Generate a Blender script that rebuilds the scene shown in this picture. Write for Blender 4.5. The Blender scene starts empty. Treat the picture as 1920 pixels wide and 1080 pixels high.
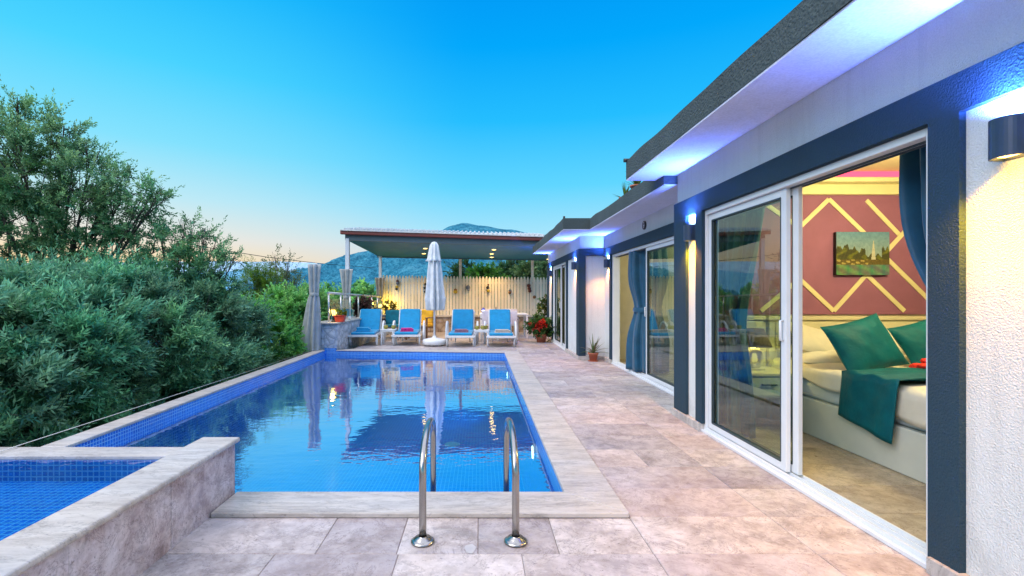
import bpy, math, random
import numpy as np
from mathutils import Vector, Matrix
random.seed(7); RNG = np.random.default_rng(11)
SC = bpy.context.scene
COL = SC.collection
PI = math.pi
R = math.radians

def lin(r, g, b):
    f = lambda c: (c/255)/12.92 if c/255 <= .04045 else ((c/255+.055)/1.055)**2.4
    return (f(r), f(g), f(b), 1)

# ------------------------------------------------------------------ mesh builder
class MB:
    def __init__(s): s.v = []; s.f = []; s.c = []; s.col = None; s.smooth = []; s.sm = False
    def add(s, vs, fs, col=None):
        o = len(s.v); s.v += [tuple(p) for p in vs]
        for f in fs:
            s.f.append(tuple(i+o for i in f)); s.c.append(col if col is not None else s.col); s.smooth.append(s.sm)
        return s
    def box(s, x0, x1, y0, y1, z0, z1, col=None):
        v = [(x0,y0,z0),(x1,y0,z0),(x1,y1,z0),(x0,y1,z0),(x0,y0,z1),(x1,y0,z1),(x1,y1,z1),(x0,y1,z1)]
        return s.add(v, [(0,3,2,1),(4,5,6,7),(0,1,5,4),(1,2,6,5),(2,3,7,6),(3,0,4,7)], col)
    def obox(s, c, size, rot=None, col=None):
        hx, hy, hz = [k/2 for k in size]; M = rot or Matrix()
        v = [Vector(c)+M.to_3x3() @ Vector((x,y,z)) for z in (-hz,hz) for (x,y) in ((-hx,-hy),(hx,-hy),(hx,hy),(-hx,hy))]
        return s.add(v, [(0,3,2,1),(4,5,6,7),(0,1,5,4),(1,2,6,5),(2,3,7,6),(3,0,4,7)], col)
    def prism(s, pts, z0, z1, col=None, top=None):
        n = len(pts); tz = top or [z1]*n
        bz = z0 if isinstance(z0, (list,tuple)) else [z0]*n
        v = [(p[0],p[1],bz[i]) for i,p in enumerate(pts)]+[(p[0],p[1],tz[i]) for i,p in enumerate(pts)]
        fs = [tuple(reversed(range(n))), tuple(range(n,2*n))]+[(i,(i+1)%n,n+(i+1)%n,n+i) for i in range(n)]
        return s.add(v, fs, col)
    def tube(s, path, r, n=10, col=None, caps=True):
        path = [Vector(p) for p in path]; rs = r if isinstance(r,(list,tuple)) else [r]*len(path)
        vs = []; up = None
        for i,p in enumerate(path):
            d = (path[min(i+1,len(path)-1)]-path[max(i-1,0)]).normalized()
            if up is None:
                up = Vector((0,0,1)) if abs(d.z) < .9 else Vector((1,0,0))
            a = d.cross(up).normalized(); b = a.cross(d).normalized(); up = b
            for k in range(n):
                t = 2*PI*k/n; vs.append(p+(a*math.cos(t)+b*math.sin(t))*rs[i])
        fs = [(i*n+k, i*n+(k+1)%n, (i+1)*n+(k+1)%n, (i+1)*n+k) for i in range(len(path)-1) for k in range(n)]
        o = s.sm; s.sm = True; s.add(vs, fs, col); s.sm = o
        if caps:
            L = len(path)-1; base = len(s.v)-len(vs)
            s.f.append(tuple(base+k for k in reversed(range(n)))); s.c.append(col if col is not None else s.col); s.smooth.append(False)
            s.f.append(tuple(base+L*n+k for k in range(n))); s.c.append(col if col is not None else s.col); s.smooth.append(False)
        return s
    def lathe(s, c, prof, n=24, col=None, sm=True):
        vs = [(c[0]+r*math.cos(2*PI*k/n), c[1]+r*math.sin(2*PI*k/n), c[2]+z) for (r,z) in prof for k in range(n)]
        fs = [(i*n+k, i*n+(k+1)%n, (i+1)*n+(k+1)%n, (i+1)*n+k) for i in range(len(prof)-1) for k in range(n)]
        o = s.sm; s.sm = sm; s.add(vs, fs, col); s.sm = o
        return s
    def folded(s, rings, folds=9, amp=.25, n=96, seed=0, col=None, flat=1.0):
        """rings: (cx,cy,z,r,amp_scale) ; a gathered cloth tube."""
        rr = random.Random(seed); ph = [rr.uniform(0,6.28) for _ in range(4)]
        vs = []
        for j,(cx,cy,z,r,am) in enumerate(rings):
            tw = .25*math.sin(z*1.3+ph[0])
            for k in range(n):
                t = 2*PI*k/n
                w = math.sin(folds*t+ph[1]+tw*2)+.45*math.sin((folds*2-3)*t+ph[2]+z*.8)+.3*math.sin(3*t+ph[3]+z*2)
                q = r*(1+amp*am*w)
                vs.append((cx+q*math.cos(t+tw*.3), cy+q*math.sin(t+tw*.3)*flat, z))
        fs = [(i*n+k, i*n+(k+1)%n, (i+1)*n+(k+1)%n, (i+1)*n+k) for i in range(len(rings)-1) for k in range(n)]
        o = s.sm; s.sm = True; s.add(vs, fs, col)
        L = len(rings)-1; base = len(s.v)-len(vs)
        s.f.append(tuple(base+k for k in reversed(range(n)))); s.c.append(col or s.col); s.smooth.append(False)
        s.f.append(tuple(base+L*n+k for k in range(n))); s.c.append(col or s.col); s.smooth.append(False)
        s.sm = o
        return s
    def build(s, name, mat, parent=None, bevel=0, seg=2, loc=None):
        me = bpy.data.meshes.new(name); me.from_pydata(s.v, [], s.f); me.update()
        n = len(me.polygons)
        me.polygons.foreach_set('use_smooth', s.smooth[:n])
        # box-projected uv in metres
        uv = me.uv_layers.new(name='uv')
        co = np.empty(len(me.vertices)*3); me.vertices.foreach_get('co', co); co = co.reshape(-1,3)
        nl = len(me.loops); li = np.empty(nl, int); me.loops.foreach_get('vertex_index', li)
        nor = np.empty(n*3); me.polygons.foreach_get('normal', nor); nor = np.abs(nor.reshape(-1,3))
        tot = np.empty(n, int); me.polygons.foreach_get('loop_total', tot)
        ax = np.repeat(nor.argmax(1), tot); P = co[li]
        U = np.where((ax==0), P[:,1], P[:,0]); V = np.where(ax==2, P[:,1], P[:,2])
        uv.data.foreach_set('uv', np.stack([U,V],1).astype(np.float32).ravel())
        if any(c is not None for c in s.c):
            at = me.color_attributes.new('col', 'FLOAT_COLOR', 'CORNER')
            cc = np.array([c if c is not None else (1,1,1,1) for c in s.c], dtype=np.float32)
            at.data.foreach_set('color', np.repeat(cc, tot, axis=0).ravel())
        if mat: me.materials.append(mat)
        ob = bpy.data.objects.new(name, me); COL.objects.link(ob)
        if parent: ob.parent = parent
        if loc: ob.location = loc
        if bevel:
            b = ob.modifiers.new('b', 'BEVEL'); b.width = bevel; b.segments = seg; b.limit_method = 'ANGLE'; b.harden_normals = False
        return ob

def tag(o, label=None, cat=None, group=None, kind=None):
    if label: o['label'] = label
    if cat: o['category'] = cat
    if group: o['group'] = group
    if kind: o['kind'] = kind
    return o
def thing(name, label, cat, loc=(0,0,0), rz=0, group=None):
    o = bpy.data.objects.new(name, None); COL.objects.link(o); o.location = loc; o.rotation_euler = (0,0,rz)
    return tag(o, label, cat, group)
def part(name, loc, parent):
    o = bpy.data.objects.new(name, None); COL.objects.link(o); o.location = loc; o.parent = parent
    return o
def dup(o, parent=None):
    c = o.copy(); COL.objects.link(c); c.parent = parent
    for ch in [x for x in bpy.data.objects if x.parent == o]: dup(ch, c)
    return c

# ------------------------------------------------------------------ materials
class NT:
    def __init__(s, name):
        m = bpy.data.materials.new(name); m.use_nodes = True; s.m = m; s.t = m.node_tree; s.t.nodes.clear()
        s.out = s.n('ShaderNodeOutputMaterial')
    def n(s, t, **k):
        x = s.t.nodes.new(t)
        for a,b in k.items(): setattr(x, a, b)
        return x
    def l(s, a, b): s.t.links.new(a, b)
    def setin(s, node, k, v):
        if hasattr(v, 'is_linked') or isinstance(v, bpy.types.NodeSocket): s.l(v, node.inputs[k])
        else: node.inputs[k].default_value = v
    def coord(s, kind='Object', scale=(1,1,1), extra=None):
        tc = s.n('ShaderNodeTexCoord'); v = tc.outputs[kind]
        if extra is not None:
            a = s.n('ShaderNodeVectorMath', operation='ADD'); s.l(v, a.inputs[0]); s.l(extra, a.inputs[1]); v = a.outputs[0]
        if scale != (1,1,1):
            mp = s.n('ShaderNodeVectorMath', operation='MULTIPLY'); s.l(v, mp.inputs[0]); mp.inputs[1].default_value = scale; v = mp.outputs[0]
        return v
    def noise(s, vec, scale, detail=4, rough=.55, dist=0):
        x = s.n('ShaderNodeTexNoise'); s.l(vec, x.inputs['Vector'])
        x.inputs['Scale'].default_value = scale; x.inputs['Detail'].default_value = detail
        x.inputs['Roughness'].default_value = rough; x.inputs['Distortion'].default_value = dist
        return x.outputs['Fac']
    def ramp(s, fac, stops):
        x = s.n('ShaderNodeValToRGB'); s.l(fac, x.inputs[0]); e = x.color_ramp.elements
        while len(e) < len(stops): e.new(.5)
        for i,(p,c) in enumerate(stops):
            e[i].position = p; e[i].color = c if len(c)==4 else (*c,1)
        return x.outputs[0]
    def mix(s, fac, a, b, mode='MIX'):
        x = s.n('ShaderNodeMix', data_type='RGBA', blend_type=mode); s.setin(x, 0, fac); s.setin(x, 6, a); s.setin(x, 7, b)
        return x.outputs[2]
    def math(s, op, a, b=0, clamp=False):
        x = s.n('ShaderNodeMath', operation=op, use_clamp=clamp); s.setin(x, 0, a); s.setin(x, 1, b); return x.outputs[0]
    def bump(s, h, strength=.3, dist=.01, nrm=None):
        x = s.n('ShaderNodeBump'); x.inputs['Strength'].default_value = strength; x.inputs['Distance'].default_value = dist
        s.l(h, x.inputs['Height'])
        if nrm is not None: s.l(nrm, x.inputs['Normal'])
        return x.outputs[0]
    def bsdf(s, col, rough=.6, metal=0, nrm=None, spec=.5, trans=None, emis=None, estr=0, coat=0, sheen=0):
        b = s.n('ShaderNodeBsdfPrincipled'); s.setin(b, 'Base Color', col); s.setin(b, 'Roughness', rough); s.setin(b, 'Metallic', metal)
        b.inputs['Specular IOR Level'].default_value = spec
        if nrm is not None: s.l(nrm, b.inputs['Normal'])
        if emis is not None: s.setin(b, 'Emission Color', emis); b.inputs['Emission Strength'].default_value = estr
        if coat: b.inputs['Coat Weight'].default_value = coat; b.inputs['Coat Roughness'].default_value = .1
        if sheen: b.inputs['Sheen Weight'].default_value = sheen
        return b.outputs[0]
    def done(s, sh, disp=None): s.l(sh, s.out.inputs[0]); return s.m

def M_plain(name, col, rough=.5, metal=0, var=.12, scale=8, bump=0, bscale=60, bdist=.004, **k):
    t = NT(name); v = t.coord(); c = col if len(col)==4 else (*col,1)
    d = tuple(x*(1-var) for x in c[:3])+(1,); u = tuple(min(1,x*(1+var)) for x in c[:3])+(1,)
    cc = t.ramp(t.noise(v, scale, 5), [(.3,d),(.7,u)])
    nr = t.bump(t.noise(v, bscale, 3), bump, bdist) if bump else None
    return t.done(t.bsdf(cc, rough, metal, nr, **k))

def M_stucco(name, col, bscale=90, strength=.6, dist=.006, var=.1, rough=.85):
    t = NT(name); v = t.coord(); c = (*col,1)
    big = t.noise(t.coord('Object',(1,1,.35)), 1.6, 8, .7); fine = t.noise(v, bscale, 3, .6)
    vo = t.n('ShaderNodeTexVoronoi', feature='SMOOTH_F1'); t.l(v, vo.inputs['Vector']); vo.inputs['Scale'].default_value = bscale*.9
    h = t.math('ADD', fine, t.math('MULTIPLY', vo.outputs['Distance'], .7))
    d = tuple(x*(1-var) for x in col)+(1,); u = tuple(min(1,x*(1+var)) for x in col)+(1,)
    cc = t.ramp(big, [(.3,d),(.7,u)])
    cc = t.mix(.35, cc, t.ramp(fine, [(.35,tuple(x*.75 for x in col)+(1,)),(.6,u)]))
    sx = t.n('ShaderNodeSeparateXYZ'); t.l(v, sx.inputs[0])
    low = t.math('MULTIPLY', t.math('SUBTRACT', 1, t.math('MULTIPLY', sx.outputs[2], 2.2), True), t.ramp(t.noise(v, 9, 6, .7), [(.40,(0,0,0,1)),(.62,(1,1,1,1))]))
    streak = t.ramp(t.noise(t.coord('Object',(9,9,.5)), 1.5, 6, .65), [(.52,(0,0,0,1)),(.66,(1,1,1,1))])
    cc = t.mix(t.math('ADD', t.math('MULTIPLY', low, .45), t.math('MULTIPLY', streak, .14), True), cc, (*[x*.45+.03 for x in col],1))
    return t.done(t.bsdf(cc, rough, 0, t.bump(h, strength, dist), spec=.3))

def travertine(name, base=(.46,.40,.36), light=(.60,.55,.50), dark=(.27,.22,.2), attr=False, scale=1.0, rough=.42, streak=(1,1,1)):
    t = NT(name)
    extra = None
    if attr:
        at = t.n('ShaderNodeAttribute', attribute_name='col')
        sc = t.n('ShaderNodeVectorMath', operation='MULTIPLY'); t.l(at.outputs['Color'], sc.inputs[0]); sc.inputs[1].default_value = (40,40,40)
        extra = sc.outputs[0]
    v = t.coord('Object', extra=extra)
    if streak != (1,1,1):
        mm = t.n('ShaderNodeVectorMath', operation='MULTIPLY'); t.l(v, mm.inputs[0]); mm.inputs[1].default_value = streak; v = mm.outputs[0]
    n1 = t.noise(v, 2.3*scale, 12, .66, .25); n2 = t.noise(v, 8*scale, 12, .74, .3); n3 = t.noise(v, 42*scale, 6, .75, .2); n4 = t.noise(v, 3.1*scale, 12, .72, .8)
    c = t.ramp(n1, [(.32,(*dark,1)),(.47,(*base,1)),(.62,(*light,1))])
    hue = t.ramp(t.noise(v, 1.7*scale, 6, .6, .3), [(.38,(.93,.98,1.06,1)),(.5,(1,1,1,1)),(.62,(1.05,.99,.92,1))])
    c = t.mix(.8, c, hue, 'MULTIPLY')
    c = t.mix(.34, c, t.ramp(n2, [(.40,(*[x*.55 for x in dark],1)),(.5,(*base,1)),(.58,(*[min(1,x*1.12) for x in light],1))]))
    vein = t.ramp(n4, [(.485,(0,0,0,1)),(.5,(1,1,1,1)),(.512,(0,0,0,1))])
    c = t.mix(t.math('MULTIPLY', vein, .65), c, (*[x*.5 for x in dark],1))
    pits = t.ramp(n3, [(.34,(1,1,1,1)),(.41,(0,0,0,1))])
    c = t.mix(t.math('MULTIPLY', pits, .75), c, (*[x*.45 for x in dark],1))
    pale = t.ramp(t.noise(v, 11*scale, 12, .85, .3), [(.56,(0,0,0,1)),(.60,(1,1,1,1))])
    c = t.mix(t.math('MULTIPLY', pale, .38), c, (*[min(1,x*1.22) for x in light],1))
    if attr:
        sp = t.n('ShaderNodeSeparateColor'); t.l(at.outputs['Color'], sp.inputs[0])
        c = t.mix(1, c, t.ramp(sp.outputs[0], [(0,(.76,.74,.76,1)),(.3,(.87,.84,.83,1)),(.7,(1.0,.97,.96,1)),(1,(1.15,1.10,1.04,1))]), 'MULTIPLY')
        c = t.mix(t.math('MULTIPLY', sp.outputs[1], .22), c, (.50,.37,.34,1))
    h = t.math('SUBTRACT', t.math('MULTIPLY', n2, .6), t.math('MULTIPLY', pits, .8))
    r = t.ramp(n2, [(.3,(rough+.18,)*3+(1,)),(.7,(rough,)*3+(1,))])
    return t.done(t.bsdf(c, r, 0, t.bump(h, .35, .004), spec=.45))

def mosaic(name, size, c1, c2, grout, var=.35, rough=.2):
    t = NT(name); tc = t.n('ShaderNodeTexCoord'); v = tc.outputs['UV']
    b = t.n('ShaderNodeTexBrick'); t.l(v, b.inputs['Vector']); b.offset = 0; b.squash = 1
    b.inputs['Scale'].default_value = 1; b.inputs['Brick Width'].default_value = size; b.inputs['Row Height'].default_value = size
    b.inputs['Mortar Size'].default_value = size*.11; b.inputs['Mortar Smooth'].default_value = .1; b.inputs['Bias'].default_value = 0
    b.inputs['Color1'].default_value = (*c1,1); b.inputs['Color2'].default_value = (*c2,1); b.inputs['Mortar'].default_value = (*grout,1)
    ob = t.coord(); big = t.noise(ob, 1.1, 4)
    c = t.mix(var, b.outputs['Color'], t.ramp(big, [(.3,(*[x*.6 for x in c1],1)),(.7,(*[min(1,x*1.3) for x in c2],1))]))
    return t.done(t.bsdf(c, rough, 0, t.bump(b.outputs['Fac'], -.3, .002)))

def leafmat(name, tint=(1,1,1), trans=.42, rough=.5):
    t = NT(name); at = t.n('ShaderNodeAttribute', attribute_name='col')
    c = t.mix(1, at.outputs['Color'], (*tint,1), 'MULTIPLY')
    d = t.bsdf(c, rough, 0, spec=.35); tr = t.n('ShaderNodeBsdfTranslucent'); t.l(c, tr.inputs[0])
    m = t.n('ShaderNodeMixShader'); m.inputs[0].default_value = trans; t.l(d, m.inputs[1]); t.l(tr.outputs[0], m.inputs[2])
    return t.done(m.outputs[0])

def vcolmat(name, rough=.6, **k):
    t = NT(name); at = t.n('ShaderNodeAttribute', attribute_name='col')
    v = t.coord(); c = t.mix(.25, at.outputs['Color'], t.ramp(t.noise(v, 30, 4), [(.3,(.0,.0,.0,1)),(.7,(1,1,1,1))]), 'SOFT_LIGHT')
    return t.done(t.bsdf(c, rough, 0, t.bump(t.noise(v, 60, 3), .2, .003), **k))

def fresnel_mix(name, ior, tint, gain=1.0, bump=None, refl=(1,1,1,1), rough=0.0, base=0.0, cap=1.0):
    t = NT(name); fr = t.n('ShaderNodeFresnel'); fr.inputs['IOR'].default_value = ior
    tr = t.n('ShaderNodeBsdfTransparent'); tr.inputs[0].default_value = tint
    gl = t.n('ShaderNodeBsdfGlossy'); gl.inputs[0].default_value = refl; gl.inputs['Roughness'].default_value = rough
    if bump:
        nr = bump(t); t.l(nr, fr.inputs['Normal']); t.l(nr, gl.inputs['Normal'])
    f = t.math('ADD', t.math('MULTIPLY', fr.outputs[0], gain), base, True); f = t.math('MINIMUM', f, cap)
    m = t.n('ShaderNodeMixShader'); t.l(f, m.inputs[0]); t.l(tr.outputs[0], m.inputs[1]); t.l(gl.outputs[0], m.inputs[2])
    return t.done(m.outputs[0])

def emit(name, col, s):
    t = NT(name); e = t.n('ShaderNodeEmission'); e.inputs[0].default_value = col if len(col)==4 else (*col,1); e.inputs[1].default_value = s
    return t.done(e.outputs[0])

def wbump(t):
    v = t.coord('Object', (1,1.6,1))
    a = t.noise(v, 2.2, 3, .5); b = t.noise(v, 9, 2, .5)
    return t.bump(t.math('ADD', a, t.math('MULTIPLY', b, .25)), .28, .012)
def wbump2(t):
    v = t.coord('Object', (1,1.4,1)); return t.bump(t.noise(v, 7, 3, .5), .55, .02)

M = {}
M['deck'] = travertine('travertine tile', attr=True, base=(.41,.385,.39), light=(.56,.54,.545), dark=(.265,.24,.24))
M['coping'] = travertine('honed travertine', base=(.47,.435,.40), light=(.55,.515,.475), dark=(.40,.365,.335), rough=.38, scale=.9, streak=(.5,2.2,1))
M['clad'] = travertine('split travertine', base=(.48,.39,.40), light=(.66,.60,.62), dark=(.28,.21,.22), scale=1.6, rough=.6)
M['grout'] = M_plain('grout', (.20,.175,.165), .9, var=.3, scale=5)
M['tile'] = mosaic('pool mosaic', .034, (.008,.12,.60), (.015,.22,.80), (.34,.70,.98), var=.2)
M['tile_floor'] = mosaic('pool floor mosaic', .05, (.001,.13,.72), (.003,.21,.90), (.08,.48,.95), var=.2)
M['tile_wade'] = mosaic('wading mosaic', .045, (.006,.15,.60), (.012,.28,.80), (.20,.66,.95), var=.3)
M['water'] = fresnel_mix('pool water', 1.5, (.82,.96,1,1), 2.1, wbump, (.82,.94,1,1), base=.17, cap=.68)
M['water2'] = fresnel_mix('wading water', 1.4, (.8,.95,1,1), 1.0, wbump2)
M['glass'] = fresnel_mix('window glass', 1.45, (.74,.88,.82,1), 1.25, None, (.92,1,.97,1), base=.06)
M['glass_rail'] = fresnel_mix('railing glass', 1.45, (.45,.78,.80,1), 1.2, None)
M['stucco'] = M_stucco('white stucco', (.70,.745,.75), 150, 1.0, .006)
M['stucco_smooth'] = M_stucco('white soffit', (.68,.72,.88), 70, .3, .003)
M['trim'] = M_stucco('charcoal stucco', (.018,.048,.074), 120, .8, .006, var=.2)
M['fascia'] = M_stucco('dark grey fascia', (.062,.085,.088), 60, .9, .014, var=.35)
M['pvc'] = M_plain('white pvc', (.70,.73,.75), .28, var=.03)
M['pvc_grey'] = M_plain('grey track', (.36,.42,.44), .35, var=.05)
M['steel'] = M_plain('brushed steel', (.38,.37,.35), .24, 1, var=.08)
M['alu'] = M_plain('aluminium rail', (.62,.62,.60), .3, .6, var=.05)
M['lampbody'] = M_plain('grey lamp body', (.03,.05,.09), .35, .2)
M['black'] = M_plain('black metal', (.015,.015,.018), .45)
M['plastic'] = M_plain('white plastic', (.72,.74,.76), .35, var=.05)
M['cush'] = M_plain('turquoise cushion', (.0,.26,.52), .85, bump=.6, bscale=9, bdist=.02, sheen=.2)
M['canvas'] = M_plain('white canvas', (.66,.70,.72), .85, bump=.25, bscale=40, bdist=.01)
M['linen'] = M_plain('grey linen', (.43,.44,.43), .9, var=.15, bump=.3, bscale=30, bdist=.008)
M['linen_warm'] = M_plain('beige linen', (.36,.31,.25), .9, var=.2, bump=.3, bscale=30, bdist=.008)
M['teal'] = M_plain('teal satin', (.0,.10,.13), .6, bump=.5, bscale=7, bdist=.03, var=.2, spec=.2)
M['teal_drape'] = M_plain('teal drape', (.0,.065,.135), .6, bump=.2, bscale=20, bdist=.01, sheen=.2, var=.2)
M['sheer'] = M_plain('sage sheer', (.22,.34,.27), .8)
M['sheet'] = M_plain('cream bedding', (.68,.66,.56), .8, bump=.3, bscale=7, bdist=.02, var=.06)
M['lacquer'] = M_plain('white lacquer', (.58,.62,.56), .22, var=.03)
M['headb'] = M_plain('cream lacquer', (.66,.62,.44), .3, var=.03)
M['roomwall'] = M_plain('cream wall', (.58,.54,.42), .8, var=.05, bump=.1)
M['ceil'] = M_plain('cream ceiling', (.70,.58,.38), .8, var=.03)
M['redwall'] = M_plain('dusty red wallpaper', (.26,.10,.20), .75, var=.12, scale=3, bump=.2, bscale=90)
M['strip'] = M_plain('cream strip', (.72,.66,.40), .5, var=.04)
M['infloor'] = travertine('indoor travertine', base=(.42,.36,.25), light=(.55,.48,.34), dark=(.27,.22,.14), rough=.25, attr=True)
M['gasket'] = M_plain('dark gasket', (.04,.06,.07), .5)
M['picket'] = None
def M_picket():
    t = NT('painted pickets'); at = t.n('ShaderNodeAttribute', attribute_name='col'); v = t.coord('Object', (14,14,1.2))
    c = t.mix(1, at.outputs['Color'], t.ramp(t.noise(v, 1.5, 5), [(.25,(.88,.85,.80,1)),(.65,(1,1,1,1))]), 'MULTIPLY')
    return t.done(t.bsdf(c, .7, 0, t.bump(t.noise(v, 4, 4), .2, .004)))
M['picket'] = M_picket()
def M_rock(name, c1, c2, c3, sc=5.0):
    t = NT(name); v = t.coord(); vo = t.n('ShaderNodeTexVoronoi', feature='DISTANCE_TO_EDGE'); t.l(v, vo.inputs['Vector']); vo.inputs['Scale'].default_value = sc
    vc = t.n('ShaderNodeTexVoronoi'); t.l(v, vc.inputs['Vector']); vc.inputs['Scale'].default_value = sc
    n = t.noise(v, sc*2.5, 6, .7, 1)
    c = t.mix(.5, t.ramp(n, [(.3,(*c1,1)),(.5,(*c2,1)),(.7,(*c3,1))]), t.ramp(vc.outputs['Distance'], [(0,(*c3,1)),(.6,(*c1,1))]))
    j = t.ramp(vo.outputs['Distance'], [(.0,(1,1,1,1)),(.05,(0,0,0,1))])
    c = t.mix(t.math('MULTIPLY', j, .6), c, (*[x*.5 for x in c1],1))
    return t.done(t.bsdf(c, .85, 0, t.bump(t.math('ADD', vo.outputs['Distance'], t.math('MULTIPLY', n, .4)), .9, .04)))
M['rock'] = M_rock('rubble stone', (.20,.13,.09), (.42,.33,.25), (.60,.52,.44))
M['rock_blue'] = M_rock('grey rubble stone', (.28,.33,.40), (.62,.66,.72), (.80,.82,.86), 7)
M['terracotta'] = M_plain('terracotta', (.42,.13,.07), .7, var=.2, bump=.2)
M['redpot'] = M_plain('red plastic pot', (.62,.06,.03), .35)
M['wood'] = M_plain('teak wood', (.20,.11,.06), .5, var=.4, scale=14)
M['teal_cush'] = M_plain('teal cushion', (.0,.17,.25), .85, var=.2)
M['yellow_cush'] = M_plain('yellow cushion', (.75,.45,.03), .85, var=.2)
M['darkpaint'] = M_plain('pergola blue grey paint', (.07,.11,.13), .6, var=.1)
M['pergceil'] = M_plain('pergola ceiling', (.03,.20,.34), .55, var=.1, scale=2)
M['gutter'] = M_plain('red brown gutter', (.20,.045,.035), .4)
M['roofsheet'] = M_plain('white roof sheet', (.58,.60,.60), .45, var=.15, scale=3)
M['post_white'] = M_plain('white post', (.62,.66,.70), .45, var=.05)
M['post_beige'] = M_plain('beige post', (.88,.76,.62), .6)
M['amber'] = M_plain('amber glass', (.28,.25,.04), .15, var=.2)
M['leaf'] = leafmat('leaf')
M['wooddark'] = M_plain('bark', (.07,.055,.045), .9, var=.4, scale=12, bump=.6, bscale=20, bdist=.02)
M['vcol'] = vcolmat('painted')
M['e_warm'] = emit('lamp warm', (1,.55,.12,1), 14)
M['e_blue'] = emit('lamp blue white', (.5,.8,1,1), 10)
M['e_yel'] = emit('bulb yellow', (1,.62,.14,1), 12)
M['e_soft'] = emit('globe glow', (1,.75,.22,1), 3.2)
M['e_pink'] = emit('cove pink', (1,.10,.18,1), 2.0)
M['e_white'] = emit('pool lamp', (.6,.92,1,1), 6)
M['e_ceil'] = emit('ceiling spot', (1,.95,.55,1), 8)
# ------------------------------------------------------------------ deck
def tiles(mb, x0, x1, y0, y1, yph=2.415, pitch=.41, first=None, rr=random.Random(3), z=0.0, lens=(.41,.62,.82,.82)):
    k0 = math.floor((y0-yph)/pitch); y = yph+k0*pitch; g = .004
    while y < y1:
        ya, yb = max(y, y0), min(y+pitch, y1)
        x = x0-(rr.choice([0,.2,.41,.3]) if first is None else first(y))
        while x < x1:
            w = rr.choice(lens); w = (x1-x) if x1-(x+w) < .22 and x1-x < 1.1 else w; xa, xb = max(x, x0), min(x+w, x1)
            if xb-xa > .02 and yb-ya > .02:
                dz = rr.uniform(-.0008,.0008)+z; c = (rr.random(), rr.random()**2.2, rr.random(), 1)
                a,b,c0,d = xa+g, xb-g, ya+g, yb-g
                mb.add([(a,c0,dz),(b,c0,dz),(b,d,dz),(a,d,dz),(a-g*.7,c0-g*.7,dz-.004),(b+g*.7,c0-g*.7,dz-.004),(b+g*.7,d+g*.7,dz-.004),(a-g*.7,d+g*.7,dz-.004)],
                       [(0,1,2,3),(4,5,1,0),(5,6,2,1),(6,7,3,2),(7,4,0,3)], c)
            x += w
        y += pitch
    return mb

PL, PR, PF = -3.50, .557, 3.10          # pool inner left, right, front
PLF = -3.63
YL, YR = 11.25, 10.80                   # far edge, a little skewed
WZ = -.09
deck = MB()
tiles(deck, -1.60, .875, -.9, 2.805, first=lambda y: .05, lens=(.41,.41,.82,.62))
tiles(deck, .875, 2.62, -.9, 17.3, first=lambda y: 0)
tiles(deck, -3.05, .875, 11.32, 17.3)
tag(deck.build('patio_paving', M['deck']), kind='structure')
gr = MB(); gr.box(-1.6,.9,-.9,2.9,-.12,-.0036); gr.box(.86,2.7,-.9,17.35,-.12,-.0034); gr.box(-3.1,.9,11.25,17.4,-.12,-.0032)
tag(gr.build('patio_screed', M['grout']), kind='structure')
pt = MB()
a = [(.02+.028*math.cos(t)*(1+.15*math.sin(3*t)), .045*math.sin(t)*(1+.1*math.cos(5*t))) for t in [i*2*PI/16 for i in range(16)]]
pt.prism([(x-.07,y+2.46) for x,y in a], .001, .0028)
tag(pt.build('mortar_patch', M_plain('pale filler', (.50,.49,.49), .7, bump=.3)), 'pale mortar patch on the paving between the ladder feet', 'patch')

# ------------------------------------------------------------------ pool
pool = thing('swimming_pool', 'blue mosaic swimming pool with travertine coping in front of the loungers', 'swimming pool')
loop = [(-1.60,PF),(PR,PF),(PR,YR),(PLF,YL),(PL,4.032),(-2.14,4.032),(-1.82,PF)]
FD = -1.12
PLIGHTS = []
def basin(name, loop, top, floor, mat, parent):
    mb = MB(); n = len(loop)
    for i in range(n):
        (xa,ya),(xb,yb) = loop[i], loop[(i+1)%n]; L = math.hypot(xb-xa, yb-ya)
        mb.add([(xa,ya,floor),(xb,yb,floor),(xb,yb,top),(xa,ya,top)], [(0,3,2,1)])
    o = mb.build(name, mat, parent); fm = MB(); fm.add([(x,y,floor) for x,y in loop], [tuple(range(n))]); fm.build('pool_bottom', M['tile_floor'], parent)
    return o
basin('basin', loop, 0.0, FD, M['tile'], pool)
tileup = MB(); tileup.prism([(PLF-.02,YL-.006),(-3.367,YL-.034),(-3.367,YL+.045),(PLF-.02,YL+.045)], -.1, .065)
tileup.build('corner_tiles', M['tile'], pool)
cp = MB()
e = .012
cp.prism([(-1.575,2.80),(.874,2.80),(PR-e,PF+e),(-1.575,PF+e)], 0.0005, .030)
cp.prism([(.874,2.80),(.874,YR+.30),(PR-e,YR-e),(PR-e,PF+e)], .0005, .030)
cp.prism([(.874,YR+.30),(-3.06,YL+.27),(-3.364,YL-e-.03),(PR-e,YR-e)], .0005, .022)
cp.build('coping', M['coping'], pool, bevel=.006)
cl = MB(); cl.prism([(PL-.2,4.035),(PL+e,4.035),(PLF+e,YL-.05),(PLF-.2,YL-.05)], .0005, .030); cl.prism([(PL-.2,4.035),(PL-.002,4.035),(PLF-.002,YL-.05),(PLF-.2,YL-.05)],-.25,.0)
cl.build('overflow_edge', M['coping'], pool, bevel=.008)
ow = MB(); ow.prism([(PL-.19,3.8),(PL-.003,3.8),(PLF-.003,YL),(PLF-.19,YL)],-2.2,-.251); ow.build('outer_wall', M['rock_blue'], pool)
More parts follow.
